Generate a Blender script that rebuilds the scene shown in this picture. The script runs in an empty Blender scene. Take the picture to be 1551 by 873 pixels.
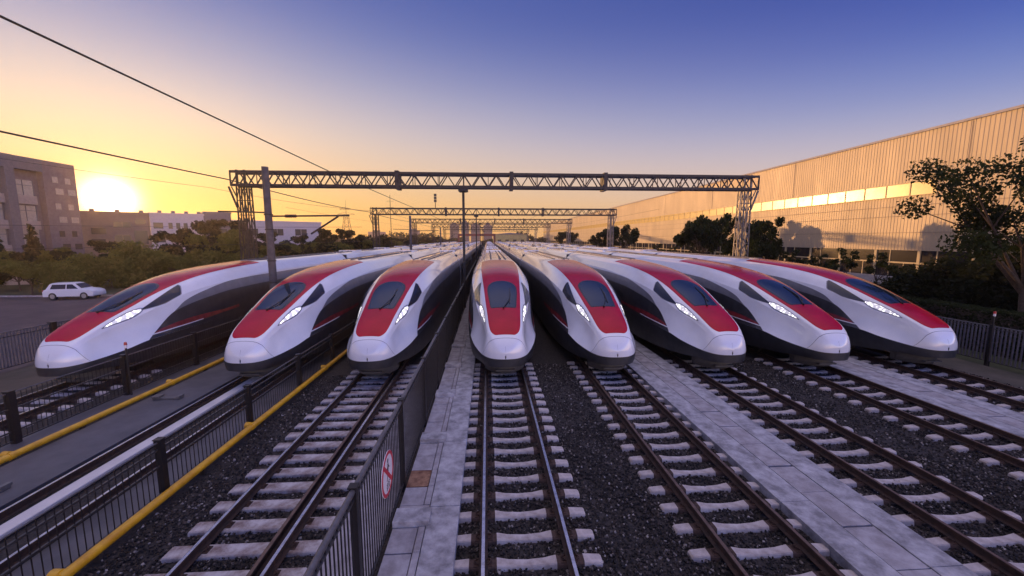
import bpy, bmesh, math, random
import numpy as np
from mathutils import Vector, Matrix
random.seed(7); rng = np.random.default_rng(7)
R = math.radians
scene = bpy.context.scene
col = scene.collection

# ------------------------------------------------------------------ camera
cam_d = bpy.data.cameras.new('camera'); cam = bpy.data.objects.new('camera', cam_d); col.objects.link(cam)
YAW = math.atan(37/math.hypot(600, 74.5)); PIT = math.atan(74.5/600)
cam.location = (-0.63, 0, 5.28)
cam.rotation_euler = (math.pi/2-PIT, 0, -YAW)
cam_d.sensor_width = 36; cam_d.lens = 36*600/1551; cam_d.clip_start = 0.1; cam_d.clip_end = 6000
scene.camera = cam

# ------------------------------------------------------------------ light
SUN_AZ, SUN_EL = 41.4, 3.9          # degrees left of the tracks, above the horizon
sd = Vector((-math.sin(R(SUN_AZ))*math.cos(R(SUN_EL)), math.cos(R(SUN_AZ))*math.cos(R(SUN_EL)), math.sin(R(SUN_EL))))
world = bpy.data.worlds.new('World'); scene.world = world; world.use_nodes = True
wt = world.node_tree; wn = wt.nodes; wl = wt.links
bg = wn['Background']
sky = wn.new('ShaderNodeTexSky'); sky.sky_type = 'NISHITA'; sky.sun_disc = False
sky.sun_elevation = R(SUN_EL); sky.sun_rotation = R(-SUN_AZ); sky.air_density = 1.3; sky.dust_density = 2.2; sky.ozone_density = 3.0
SKY_STRENGTH = 0.15
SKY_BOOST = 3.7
HAZE = 0.0004
def wmath(op, a, b=None, c=None, clamp=False):
    n = wn.new('ShaderNodeMath'); n.operation = op; n.use_clamp = clamp
    for i, v in enumerate((a, b, c)):
        if v is None: continue
        if isinstance(v, (int, float)): n.inputs[i].default_value = v
        else: wl.new(v, n.inputs[i])
    return n.outputs[0]
def wmix(fac, a, b, mode='MIX'):
    n = wn.new('ShaderNodeMix'); n.data_type = 'RGBA'; n.blend_type = mode; n.clamp_factor = True
    for s, v in ((n.inputs[0], fac), (n.inputs[6], a), (n.inputs[7], b)):
        if isinstance(v, (int, float)): s.default_value = v
        elif isinstance(v, tuple): s.default_value = (*v, 1)
        else: wl.new(v, s)
    return n.outputs[2]
geo = wn.new('ShaderNodeNewGeometry')
neg = wn.new('ShaderNodeVectorMath'); neg.operation = 'SCALE'; neg.inputs['Scale'].default_value = -1; wl.new(geo.outputs['Incoming'], neg.inputs[0])
dot = wn.new('ShaderNodeVectorMath'); dot.operation = 'DOT_PRODUCT'; wl.new(neg.outputs[0], dot.inputs[0]); dot.inputs[1].default_value = sd
sep = wn.new('ShaderNodeSeparateXYZ'); wl.new(neg.outputs[0], sep.inputs[0])
ang = wmath('ARCCOSINE', wmath('MINIMUM', dot.outputs['Value'], 0.99999))       # angle from the sun, radians
elev = wmath('MAXIMUM', sep.outputs['Z'], 0.0)
def wramp(fac, stops):
    n = wn.new('ShaderNodeValToRGB'); n.color_ramp.interpolation = 'B_SPLINE'
    e = n.color_ramp.elements
    while len(e) > 1: e.remove(e[-1])
    e[0].position = stops[0][0]; e[0].color = (*stops[0][1], 1)
    for p, c in stops[1:]:
        x = e.new(p); x.color = (*c, 1)
    wl.new(fac, n.inputs[0]); return n.outputs[0]
def lin(r, g, b): return tuple(((v/255)/12.92 if v <= 10 else (((v/255)+.055)/1.055)**2.4) for v in (r, g, b))
# twilight colours by elevation: near the sun's side and away from it
near = wramp(elev, [(0, lin(255,176,52)), (.07, lin(255,198,104)), (.14, lin(252,208,154)), (.23, lin(234,214,200)), (.33, lin(178,178,204)), (.44, lin(104,122,188)), (.55, lin(84,102,178)), (.7, lin(112,114,160)), (1, lin(120,124,170))])
far = wramp(elev, [(0, lin(255,206,160)), (.07, lin(244,202,176)), (.15, lin(204,198,216)), (.24, lin(116,140,208)), (.34, lin(50,82,182)), (.46, lin(28,54,154)), (.7, lin(72,82,150)), (1, lin(120,124,170))])
side = wmath('MULTIPLY_ADD', ang, 1/1.55, -0.12, clamp=True)
sm = wmath('SMOOTH_MIN', side, 1.0, 0.2)
grad = wmix(side, near, far)
glow = wmath('MULTIPLY', wmath('EXPONENT', wmath('MULTIPLY', ang, -6.0)), 0.24)
core = wmath('MULTIPLY', wmath('EXPONENT', wmath('MULTIPLY', wmath('POWER', wmath('MULTIPLY', ang, 1/0.031), 2.0), -1)), 4.5)
gcol = wn.new('ShaderNodeVectorMath'); gcol.operation = 'SCALE'; gcol.inputs[0].default_value = (1.0, 0.58, 0.17); wl.new(glow, gcol.inputs['Scale'])
ccol = wn.new('ShaderNodeVectorMath'); ccol.operation = 'SCALE'; ccol.inputs[0].default_value = (1.0, 0.88, 0.62); wl.new(core, ccol.inputs['Scale'])
add0 = wn.new('ShaderNodeVectorMath'); add0.operation = 'ADD'; wl.new(ccol.outputs[0], add0.inputs[0]); wl.new(gcol.outputs[0], add0.inputs[1])
add = wn.new('ShaderNodeVectorMath'); add.operation = 'ADD'; wl.new(grad, add.inputs[0]); wl.new(add0.outputs[0], add.inputs[1])
nish = wn.new('ShaderNodeVectorMath'); nish.operation = 'SCALE'; nish.inputs['Scale'].default_value = SKY_STRENGTH*0.12; wl.new(sky.outputs[0], nish.inputs[0])
tot = wn.new('ShaderNodeVectorMath'); tot.operation = 'ADD'; wl.new(add.outputs[0], tot.inputs[0]); wl.new(nish.outputs[0], tot.inputs[1])
# high and anti-sunset sky, out of frame, brightened as added fill for the foreground
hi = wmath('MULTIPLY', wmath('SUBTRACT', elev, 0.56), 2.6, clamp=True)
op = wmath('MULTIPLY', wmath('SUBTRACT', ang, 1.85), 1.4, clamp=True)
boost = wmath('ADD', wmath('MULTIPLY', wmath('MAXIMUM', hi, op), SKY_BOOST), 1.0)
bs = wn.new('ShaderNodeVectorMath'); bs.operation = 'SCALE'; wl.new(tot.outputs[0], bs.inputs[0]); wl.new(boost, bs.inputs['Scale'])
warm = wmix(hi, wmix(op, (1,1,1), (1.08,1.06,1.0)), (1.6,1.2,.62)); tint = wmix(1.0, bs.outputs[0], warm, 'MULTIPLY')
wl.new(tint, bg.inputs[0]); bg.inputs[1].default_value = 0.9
sun_d = bpy.data.lights.new('sun', 'SUN'); sun = bpy.data.objects.new('sun', sun_d); col.objects.link(sun)
sun_d.energy = 3.5; sun_d.angle = R(0.6); sun_d.color = (1.0, 0.51, 0.19)
sun.rotation_euler = (-sd).to_track_quat('-Z', 'Y').to_euler()
vs = scene.view_settings; vs.view_transform = 'Standard'; vs.look = 'None'; vs.gamma = 1; vs.exposure = 0.0

# ------------------------------------------------------------------ helpers
def tag(o, label=None, cat=None, group=None, kind=None):
    if label: o['label'] = label
    if cat: o['category'] = cat
    if group: o['group'] = group
    if kind: o['kind'] = kind
    return o
def empty(name, loc=(0,0,0), rz=0, **k):
    o = bpy.data.objects.new(name, None); col.objects.link(o); o.location = loc; o.rotation_euler = (0,0,rz); o.empty_display_size = .2
    return tag(o, **k)
def copy_tree(o, parent=None):
    c = o.copy(); col.objects.link(c); c.parent = parent
    for ch in list(kids.get(o.name, [])):
        d = copy_tree(ch, c); kids.setdefault(c.name, []).append(d)
    return c
kids = {}
class MB:
    def __init__(s): s.v = []; s.f = []; s.m = []; s.sm = []; s.sharp = []
    def add(s, verts, faces, mi=0, smooth=False):
        b = len(s.v); s.v.extend([tuple(map(float, p)) for p in verts]); s.f.extend([tuple(b+i for i in f) for f in faces])
        s.m.extend([mi]*len(faces)); s.sm.extend([smooth]*len(faces)); return s
    def box(s, x0, x1, y0, y1, z0, z1, mi=0):
        return s.add([(x0,y0,z0),(x1,y0,z0),(x1,y1,z0),(x0,y1,z0),(x0,y0,z1),(x1,y0,z1),(x1,y1,z1),(x0,y1,z1)],
              [(0,3,2,1),(4,5,6,7),(0,1,5,4),(1,2,6,5),(2,3,7,6),(3,0,4,7)], mi)
    def tube(s, a, b, r0, r1=None, n=8, mi=0, caps=True, smooth=True):
        r1 = r0 if r1 is None else r1
        a = Vector(a); b = Vector(b); d = (b-a).normalized()
        u = d.orthogonal().normalized(); w = d.cross(u)
        vs_ = []
        for c, r in ((a, r0), (b, r1)):
            for i in range(n):
                t = 2*math.pi*i/n; vs_.append(c+u*math.cos(t)*r+w*math.sin(t)*r)
        s.add(vs_, [(i, (i+1) % n, n+(i+1) % n, n+i) for i in range(n)], mi, smooth)
        if caps: s.add(vs_[:n], [tuple(range(n-1, -1, -1))], mi); s.add(vs_[n:], [tuple(range(n))], mi)
        return s
    def bar(s, a, b, w, h=None, mi=0):
        h = h or w; a = Vector(a); b = Vector(b); d = (b-a).normalized()
        up = Vector((0,0,1)) if abs(d.z) < .9 else Vector((0,1,0))
        x = d.cross(up).normalized()*w/2; y = x.cross(d).normalized()*h/2
        vs_ = [p+i*x+j*y for p in (a, b) for i, j in ((-1,-1),(1,-1),(1,1),(-1,1))]
        return s.add(vs_, [(0,1,2,3),(7,6,5,4),(0,4,5,1),(1,5,6,2),(2,6,7,3),(3,7,4,0)], mi)
    def path(s, pts, radii, n=8, mi=0):
        rings = []
        pts = [Vector(p) for p in pts]
        for i, p in enumerate(pts):
            d = (pts[min(i+1, len(pts)-1)]-pts[max(i-1, 0)]).normalized()
            u = d.cross(Vector((0.03,1,0.02))).normalized() if abs(d.y) < .95 else d.cross(Vector((1,0,0))).normalized()
            w = d.cross(u)
            rings.append([p+(u*math.cos(2*math.pi*k/n)+w*math.sin(2*math.pi*k/n))*radii[i] for k in range(n)])
        v = [q for r_ in rings for q in r_]
        f = [(i*n+k, i*n+(k+1) % n, (i+1)*n+(k+1) % n, (i+1)*n+k) for i in range(len(pts)-1) for k in range(n)]
        return s.add(v, f, mi, True)
    def grid(s, P, mi=0, smooth=True, flip=False):
        nr, nc = len(P), len(P[0]); v = [p for r_ in P for p in r_]
        f = [(i*nc+j, i*nc+j+1, (i+1)*nc+j+1, (i+1)*nc+j) for i in range(nr-1) for j in range(nc-1)]
        if flip: f = [q[::-1] for q in f]
        return s.add(v, f, mi, smooth)
    def mesh(s, name, mats):
        me = bpy.data.meshes.new(name); me.from_pydata(s.v, [], s.f)
        for m in (mats if isinstance(mats, (list, tuple)) else [mats]): me.materials.append(m)
        me.polygons.foreach_set('material_index', s.m); me.polygons.foreach_set('use_smooth', s.sm); me.update()
        return me
    def build(s, name, mats, parent=None, bevel=0, weld=False):
        return link(name, s.mesh(name, mats), parent, bevel, weld)
def link(name, me, parent=None, bevel=0, weld=False):
    if weld:
        b = bmesh.new(); b.from_mesh(me); bmesh.ops.remove_doubles(b, verts=b.verts, dist=1e-4); b.to_mesh(me); b.free()
    o = bpy.data.objects.new(name, me); col.objects.link(o)
    if parent is not None:
        o.parent = parent; kids.setdefault(parent.name, []).append(o)
    if bevel:
        m = o.modifiers.new('bevel', 'BEVEL'); m.width = bevel; m.segments = 2; m.limit_method = 'ANGLE'; m.angle_limit = R(40)
    return o

def mat(name, c, rough=.6, metal=0, coat=0, var=0, vscale=3, bump=0, bscale=30, spec=.5, c2=None, emit=None, detail=5, coord='Object', stretch=None):
    m = bpy.data.materials.new(name); m.use_nodes = True; nt = m.node_tree; n = nt.nodes; l = nt.links
    p = n['Principled BSDF']; p.inputs['Base Color'].default_value = (*c, 1); p.inputs['Roughness'].default_value = rough
    p.inputs['Metallic'].default_value = metal; p.inputs['Specular IOR Level'].default_value = spec
    if coat: p.inputs['Coat Weight'].default_value = coat; p.inputs['Coat Roughness'].default_value = .06
    if emit: p.inputs['Emission Color'].default_value = (*emit[:3], 1); p.inputs['Emission Strength'].default_value = emit[3]
    if var or bump or c2:
        tc = n.new('ShaderNodeTexCoord'); src = tc.outputs[coord]
        if coord == 'World':
            pass
        if stretch:
            mp = n.new('ShaderNodeMapping'); mp.inputs['Scale'].default_value = stretch; l.new(src, mp.inputs[0]); src = mp.outputs[0]
    if var or c2:
        t = n.new('ShaderNodeTexNoise'); t.inputs['Scale'].default_value = vscale; t.inputs['Detail'].default_value = detail; t.inputs['Roughness'].default_value = .62; l.new(src, t.inputs['Vector'])
        rp = n.new('ShaderNodeValToRGB'); rp.color_ramp.elements[0].position = .36; rp.color_ramp.elements[1].position = .66
        a = c2 if c2 else tuple(x*(1-var) for x in c); b = c if c2 else tuple(min(1, x*(1+var)) for x in c)
        rp.color_ramp.elements[0].color = (*a, 1); rp.color_ramp.elements[1].color = (*b, 1)
        l.new(t.outputs['Fac'], rp.inputs[0]); l.new(rp.outputs[0], p.inputs['Base Color'])
        mr = n.new('ShaderNodeMapRange'); mr.inputs[3].default_value = min(1, rough*1.15); mr.inputs[4].default_value = rough*.85; l.new(t.outputs['Fac'], mr.inputs[0]); l.new(mr.outputs[0], p.inputs['Roughness'])
    if bump:
        t2 = n.new('ShaderNodeTexNoise'); t2.inputs['Scale'].default_value = bscale; t2.inputs['Detail'].default_value = 4; l.new(src, t2.inputs['Vector'])
        b_ = n.new('ShaderNodeBump'); b_.inputs['Strength'].default_value = bump; b_.inputs['Distance'].default_value = .02; l.new(t2.outputs['Fac'], b_.inputs['Height']); l.new(b_.outputs[0], p.inputs['Normal'])
    return m
M = {}
M['white'] = mat('train_white', (.74,.75,.77), .24, coat=.8, var=.04, vscale=1.2)
M['red'] = mat('train_red', (.40,.002,.022), .22, coat=.1, spec=.16, var=.12, vscale=1.5)
M['grey'] = mat('train_grey', (.16,.16,.175), .35, coat=.4, var=.1, vscale=2)
M['darkside'] = mat('train_dark_side', (.03,.03,.034), .32, coat=.4, var=.25, vscale=2)
M['redstreak'] = mat('red_streak', (.2,.018,.025), .35, coat=.4, var=.3, vscale=4)
M['skirt'] = mat('skirt_grey', (.026,.027,.031), .42, var=.25, vscale=3)
M['under'] = mat('underframe', (.025,.024,.023), .7, var=.4, vscale=5)
M['plate'] = mat('deflector', (.07,.067,.065), .55, var=.12, vscale=6)
M['glass'] = mat('windshield_glass', (.010,.020,.034), .05, coat=.1, spec=.5)
M['frame'] = mat('black_seal', (.012,.012,.014), .35)
M['sideglass'] = mat('side_glass', (.014,.015,.02), .1, spec=.7)
M['lamp'] = mat('headlight', (.8,.8,.8), .2, emit=(1,.96,.9,1.6))
lm = M['lamp'].node_tree; tcn = lm.nodes.new('ShaderNodeTexCoord'); vo = lm.nodes.new('ShaderNodeTexVoronoi'); vo.inputs['Scale'].default_value = 9; lm.links.new(tcn.outputs['Object'], vo.inputs['Vector'])
lr = lm.nodes.new('ShaderNodeValToRGB'); lr.color_ramp.elements[0].color = (2.3,2.2,2.1,1); lr.color_ramp.elements[0].position = .25; lr.color_ramp.elements[1].color = (.28,.27,.27,1); lr.color_ramp.elements[1].position = .62
lm.links.new(vo.outputs['Distance'], lr.inputs[0]); lm.links.new(lr.outputs[0], lm.nodes['Principled BSDF'].inputs['Emission Color']); lm.nodes['Principled BSDF'].inputs['Emission Strength'].default_value = 1.0
M['lamphouse'] = mat('lamp_housing', (.35,.36,.38), .25, metal=.6)
M['seam'] = mat('panel_seam', (.1,.1,.12), .6)
M['roofdark'] = mat('roof_equipment', (.07,.065,.065), .6, var=.3)
M['rust'] = mat('rail_rust', (.055,.026,.016), .75, c2=(.02,.012,.01), vscale=9, bump=.3, bscale=60)
M['raildull'] = mat('rail_head_dull', (.17,.11,.08), .45, metal=.6, var=.3, vscale=6)
M['railtop'] = mat('rail_head_polished', (.66,.63,.6), .26, metal=.9, var=.25, vscale=6)
M['sleeper'] = mat('sleeper_concrete', (.54,.48,.44), .85, c2=(.34,.285,.25), vscale=5, bump=.25, bscale=50)
M['sleeper_flat'] = mat('sleeper_concrete_stained', (.52,.48,.46), .85, c2=(.2,.14,.12), vscale=4, bump=.25, bscale=50)
M['seat'] = mat('rail_seat_stained', (.1,.06,.045), .9, c2=(.04,.025,.02), vscale=12, bump=.3, bscale=60)
M['fencegrey'] = mat('fence_grey', (.12,.11,.12), .55, var=.2, vscale=6)
M['clip'] = mat('rail_clip', (.045,.022,.015), .75, var=.4, vscale=20)
M['slab'] = mat('walkway_concrete', (.47,.455,.465), .9, c2=(.2,.19,.195), vscale=3.2, bump=.6, bscale=25, detail=9)
M['slab2'] = mat('cover_concrete', (.41,.385,.39), .9, c2=(.25,.225,.225), vscale=3.5, bump=.3, bscale=30, detail=8)
M['cover_rust'] = mat('cover_rust_stained', (.36,.2,.11), .85, c2=(.12,.045,.025), vscale=4, bump=.3, bscale=30)
M['channel'] = mat('pale_channel', (.66,.61,.56), .35, var=.1, vscale=1.5)
M['pad'] = mat('smooth_concrete', (.115,.108,.112), .5, c2=(.07,.066,.07), vscale=1.1, bump=.1, detail=8)
M['fence'] = mat('fence_paint', (.009,.008,.009), .5, var=.3, vscale=8)
M['fencetop'] = mat('fence_top_rail', (.12,.115,.12), .42, metal=.3, var=.25, vscale=8)
M['fencerail'] = mat('fence_rail_steel', (.05,.047,.048), .4, metal=.3, var=.25, vscale=8)
M['yellow'] = mat('yellow_pipe', (.74,.41,.015), .38, coat=.3, c2=(.55,.27,.012), vscale=4, bump=.1)
M['steel'] = mat('gantry_steel', (.05,.042,.036), .6, metal=.2, c2=(.03,.022,.018), vscale=4)
M['galv'] = mat('galvanised', (.17,.16,.15), .5, metal=.5, var=.2, vscale=4)
M['pole'] = mat('pole_concrete', (.085,.078,.08), .8, var=.2, vscale=4)
M['wire'] = mat('wire', (.02,.018,.016), .6)
M['insul'] = mat('insulator', (.07,.03,.02), .3)
def col_mat(name, a, b, rough=.7, bump=0, vscale=.4, metal=0): return mat(name, a, rough, metal=metal, c2=b, vscale=vscale, bump=bump)
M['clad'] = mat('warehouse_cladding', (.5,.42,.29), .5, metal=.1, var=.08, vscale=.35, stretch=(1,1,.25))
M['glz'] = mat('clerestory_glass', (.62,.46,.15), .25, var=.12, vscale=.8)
M['dglass'] = mat('dark_glazing', (.02,.02,.022), .12, spec=.6)
M['mull'] = mat('mullion', (.55,.45,.25), .5)
M['lowwall'] = mat('low_wall', (.5,.47,.43), .8, var=.1)
M['officewall'] = mat('office_wall_brick', (.17,.135,.14), .8, c2=(.14,.105,.11), vscale=2)
M['officetan'] = mat('office_wall_tan', (.27,.19,.13), .8, c2=(.22,.15,.11), vscale=1)
M['officelight'] = mat('office_render', (.3,.25,.22), .8, var=.08)
M['officedark'] = mat('office_frame_grey', (.12,.115,.13), .7, var=.1)
M['winpale'] = mat('pale_window', (.34,.31,.27), .15, spec=.8, var=.1)
M['windark'] = mat('dark_window', (.04,.035,.035), .2)
M['whitewall'] = mat('white_render', (.5,.44,.42), .85, var=.08)
M['bark'] = mat('bark', (.085,.062,.045), .9, var=.3, vscale=12, bump=.4)
def leafmat(name, a, b):
    m = mat(name, a, .75, c2=b, vscale=.9, spec=.12)
    p = m.node_tree.nodes['Principled BSDF']; p.inputs['Subsurface Weight'].default_value = 0
    nt = m.node_tree; tr = nt.nodes.new('ShaderNodeBsdfTranslucent'); tr.inputs[0].default_value = (a[0]*1.6, a[1]*1.5, a[2]*.8, 1)
    mx = nt.nodes.new('ShaderNodeMixShader'); mx.inputs[0].default_value = .3
    nt.links.new(p.outputs[0], mx.inputs[1]); nt.links.new(tr.outputs[0], mx.inputs[2]); nt.links.new(mx.outputs[0], nt.nodes['Material Output'].inputs[0])
    return m
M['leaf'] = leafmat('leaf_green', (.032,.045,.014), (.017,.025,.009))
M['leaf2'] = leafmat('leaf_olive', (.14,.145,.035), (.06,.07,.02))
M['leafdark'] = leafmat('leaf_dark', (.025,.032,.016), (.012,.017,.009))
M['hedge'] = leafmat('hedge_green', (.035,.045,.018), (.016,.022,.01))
M['asphalt'] = mat('asphalt', (.085,.062,.062), .85, c2=(.06,.045,.046), vscale=.5, bump=.2, detail=8, coord='Object')
M['dirt'] = mat('dirt', (.1,.08,.062), .95, c2=(.055,.05,.035), vscale=.6, bump=.3, detail=8)
M['grass'] = mat('grass', (.05,.055,.02), .95, c2=(.035,.04,.016), vscale=1.5, bump=.4)
M['ballast'] = mat('ballast_bed', (.05,.04,.034), .95, c2=(.014,.012,.011), vscale=16, bump=1.0, bscale=30, detail=6)
M['carwhite'] = mat('car_white', (.7,.7,.7), .3, coat=.5)
M['carblue'] = mat('car_silver', (.34,.36,.42), .3, coat=.5)
M['tyre'] = mat('tyre', (.02,.02,.02), .8)
M['rim'] = mat('wheel_rim', (.35,.35,.36), .35, metal=.6)
M['cityt'] = mat('city_tower', (.22,.15,.14), .9)
M['signred'] = mat('sign_red', (.5,.012,.03), .45)
M['signwhite'] = mat('sign_white', (.72,.68,.68), .5)
M['signblack'] = mat('sign_black', (.03,.03,.035), .5)
M['beamred'] = mat('beam_red', (.22,.04,.03), .6)
M['tail'] = mat('tail_red', (.4,.01,.01), .3)

ORD = ['first','second','third','fourth','fifth','sixth','seventh','eighth','ninth','tenth','eleventh','twelfth','thirteenth','fourteenth','fifteenth','sixteenth','seventeenth','eighteenth','nineteenth','twentieth',
       'twenty-first','twenty-second','twenty-third','twenty-fourth','twenty-fifth','twenty-sixth','twenty-seventh','twenty-eighth','twenty-ninth','thirtieth']

# ------------------------------------------------------------------ ground
def sheet(name, x0, x1, y0, y1, z, m, kind='structure'):
    return tag(MB().add([(x0,y0,z),(x1,y0,z),(x1,y1,z),(x0,y1,z)], [(0,1,2,3)]).build(name, m), kind=kind)
sheet('ground', -515, 515, -105, 715, -.42, M['dirt'])
sheet('ballast_bed', -17.6, 20.4, -4, 420, -.27, M['ballast'])
sheet('road', -62, -21.3, -10, 41.5, -.40, M['asphalt'])
sheet('verge', -250, -21.3, 41.5, 400, -.39, M['grass'])
sheet('road', 25.6, 49.4, -4, 420, -.40, M['asphalt'])
sheet('verge', 20.4, 25.6, -4, 420, -.385, M['grass'])
# worn lower strip on the road: edge kerb
k = MB().box(-62, -21.3, 41.4, 41.65, -.42, -.26); tag(k.build('kerb', M['slab2']), kind='structure')
# packed dirt path at the right of the last track
sheet('path', 19.0, 21.2, -4, 420, -.262, M['dirt'])

def stones():
    pts = []
    def zone(x0, x1, y0, y1, dens):
        n = int((x1-x0)*(y1-y0)*dens); p = np.column_stack([rng.uniform(x0,x1,n), rng.uniform(y0,y1,n)]); pts.append(p)
    zone(-7.35, -2.62, 3.6, 9, 420); zone(-7.35, -2.62, 9, 16, 240)
    zone(-1.2, 5.3, 3.6, 8, 480); zone(-1.2, 5.3, 8, 11, 380); zone(-1.2, 5.3, 11, 17, 220)
    zone(7.25, 13.85, 4.2, 9, 420); zone(7.25, 13.85, 9, 17, 220)
    zone(15.9, 19.2, 8, 17, 220)
    p = np.concatenate(pts); n = len(p)
    base = np.array([(-1,-1,-1),(1,-1,-1),(1,1,-1),(-1,1,-1),(-1,-1,1),(1,-1,1),(1,1,1),(-1,1,1)], float)*.62
    sz = rng.uniform(.013, .036, (n,1,1))*rng.uniform(.6, 1.15, (n,1,3))
    v = base[None]*sz*(1+rng.uniform(-.38,.38,(n,8,3)))
    q = rng.normal(size=(n,4)); q /= np.linalg.norm(q, axis=1)[:,None]; w,x,y,z = q.T
    Rm = np.stack([np.stack([1-2*(y*y+z*z),2*(x*y-z*w),2*(x*z+y*w)],-1),np.stack([2*(x*y+z*w),1-2*(x*x+z*z),2*(y*z-x*w)],-1),np.stack([2*(x*z-y*w),2*(y*z+x*w),1-2*(x*x+y*y)],-1)],1)
    v = np.einsum('nij,nkj->nki', Rm, v)
    hz = -.265+rng.uniform(0,.03,n)+.012*np.sin(p[:,0]*3.1+p[:,1]*1.7)
    v[:,:,0] += p[:,0,None]; v[:,:,1] += p[:,1,None]; v[:,:,2] += hz[:,None]
    F = np.array([(0,3,2,1),(4,5,6,7),(0,1,5,4),(1,2,6,5),(2,3,7,6),(3,0,4,7)])
    f = (F[None]+8*np.arange(n)[:,None,None]).reshape(-1,4)
    me = bpy.data.meshes.new('ballast_stones'); me.from_pydata(v.reshape(-1,3).tolist(), [], f.tolist())
    m = bpy.data.materials.new('stone'); m.use_nodes = True; nt = m.node_tree; pb = nt.nodes['Principled BSDF']; pb.inputs['Roughness'].default_value = .9
    g = nt.nodes.new('ShaderNodeNewGeometry'); rp = nt.nodes.new('ShaderNodeValToRGB')
    e = rp.color_ramp.elements; e[0].color = (.009,.008,.007,1); e[1].color = (.36,.32,.28,1)
    for q_, c_ in ((.5,(.022,.017,.014,1)),(.8,(.055,.04,.032,1)),(.95,(.16,.135,.115,1))): x_ = e.new(q_); x_.color = c_
    nt.links.new(g.outputs['Random Per Island'], rp.inputs[0]); nt.links.new(rp.outputs[0], pb.inputs['Base Color'])
    me.materials.append(m); o = link('ballast_stones', me); tag(o, 'dark crushed stone ballast lying between the sleepers and tracks', 'ballast', kind='stuff')
stones()

# ------------------------------------------------------------------ tracks
TX = [-15.6, -9.4, -4.98, 0.0, 4.17, 8.6, 12.87, 17.45]
TN = ['leftmost track beside the car park', 'second track from the left between two low fences', 'third track from the left', 'central track', 'first track right of the central one',
      'second track right of the central one', 'third track right of the central one', 'rightmost track by the hedge']
def rail_mesh(y0, y1, name='rail', top='railtop'):
    prof = [(-.075,-.172),(.075,-.172),(.075,-.158),(.012,-.14),(.012,-.045),(.036,-.032),(.036,-.004),(.028,0),(-.028,0),(-.036,-.004),(-.036,-.032),(-.012,-.045),(-.012,-.14),(-.075,-.158)]
    b = MB(); n = len(prof); v = [(x, y, z) for y in (y0, y1) for x, z in prof]
    for i in range(n): b.add([v[i], v[(i+1) % n], v[n+(i+1) % n], v[n+i]], [(3,2,1,0)], 1 if i == 7 else 0)
    b.add(v[:n], [tuple(range(n))]); return b.mesh(name, [M['rust'], M[top]])
RM = rail_mesh(-3, 215); RD = rail_mesh(-3, 215, top='raildull')
for i, x in enumerate(TX):
    for s, w in ((-1,'left'), (1,'right')):
        o = link('rail', RM if i in (0, 1, 2, 3) else RD); o.location = (x+s*.745, 0, 0)
        tag(o, f'{w} brown steel rail of the {TN[i]}', 'rail', 'running rails under the trains')
# check rail and its bright companion inside the third track
o = link('rail', rail_mesh(-3, 40, top='raildull')); o.location = (TX[2]+.745-.21, 0, .0); tag(o, 'dark guard rail running close inside the right rail of the third track from the left', 'rail')

def sleeper_mesh(flat=False):
    # stations along x: (x, top z, half width top, half width bottom)
    if flat: st = [(-1.32,-.2,.125,.15),(-1.28,-.18,.13,.15),(-.9,-.18,.13,.15),(-.5,-.18,.13,.15),(0,-.182,.13,.15),(.5,-.18,.13,.15),(.9,-.18,.13,.15),(1.28,-.18,.13,.15),(1.32,-.2,.125,.15)]
    else: st = [(-1.3,-.2,.07,.115),(-1.27,-.172,.075,.115),(-.98,-.158,.085,.12),(-.93,-.176,.085,.12),(-.56,-.176,.085,.12),(-.51,-.158,.085,.12),(-.3,-.19,.07,.11),(0,-.205,.064,.105),(.3,-.19,.07,.11),
                (.51,-.158,.085,.12),(.56,-.176,.085,.12),(.93,-.176,.085,.12),(.98,-.158,.085,.12),(1.27,-.172,.075,.115),(1.3,-.2,.07,.115)]
    P = []
    for x, z, a, b_ in st: P.append([(x,-b_,-.34),(x,-a-.012,z-.02),(x,-a,z),(x,a,z),(x,a+.012,z-.02),(x,b_,-.34)])
    b = MB().grid(P, smooth=False, flip=False); b.add(P[0], [(0,1,2,3,4,5)]); b.add(P[-1], [(5,4,3,2,1,0)])
    if not flat:
        for i_ in range(len(P)-1):
            if .5 < abs((st[i_][0]+st[i_+1][0])/2) < .985:
                for j_ in range(5): b.m[i_*5+j_] = 1
    return b.mesh('sleeper', [M['sleeper_flat' if flat else 'sleeper'], M['seat']])
def clip_mesh(s):
    b = MB()
    if True:
        b.box(s*.745-.16, s*.745+.16, -.085, .085, -.176, -.166)
        for t in (-1, 1):
            x = s*.745+t*.105
            b.tube((x-.03*t, -.055, -.15), (x+.03*t, -.02, -.125), .011, n=6); b.tube((x+.03*t, -.02, -.125), (x+.03*t, .03, -.13), .011, n=6)
            b.tube((x+.03*t, .03, -.13), (x-.03*t, .055, -.15), .011, n=6); b.tube((x+.02*t, 0, -.17), (x+.02*t, 0, -.105), .014, n=6)
            b.box(x-.035, x+.035, -.05, .05, -.17, -.15)
    return b.mesh('rail_fastening', M['clip'])
SM, SMF, CM = sleeper_mesh(), sleeper_mesh(True), (clip_mesh(-1), clip_mesh(1))
SL = {0: ('outer left', 9.4), 2: ('third-from-left', 4.4), 3: ('central', 4.4), 4: ('first right-hand', 4.4), 5: ('second right-hand', 4.4), 6: ('third right-hand', 6.4), 7: ('outermost right-hand', 9.8)}
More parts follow.
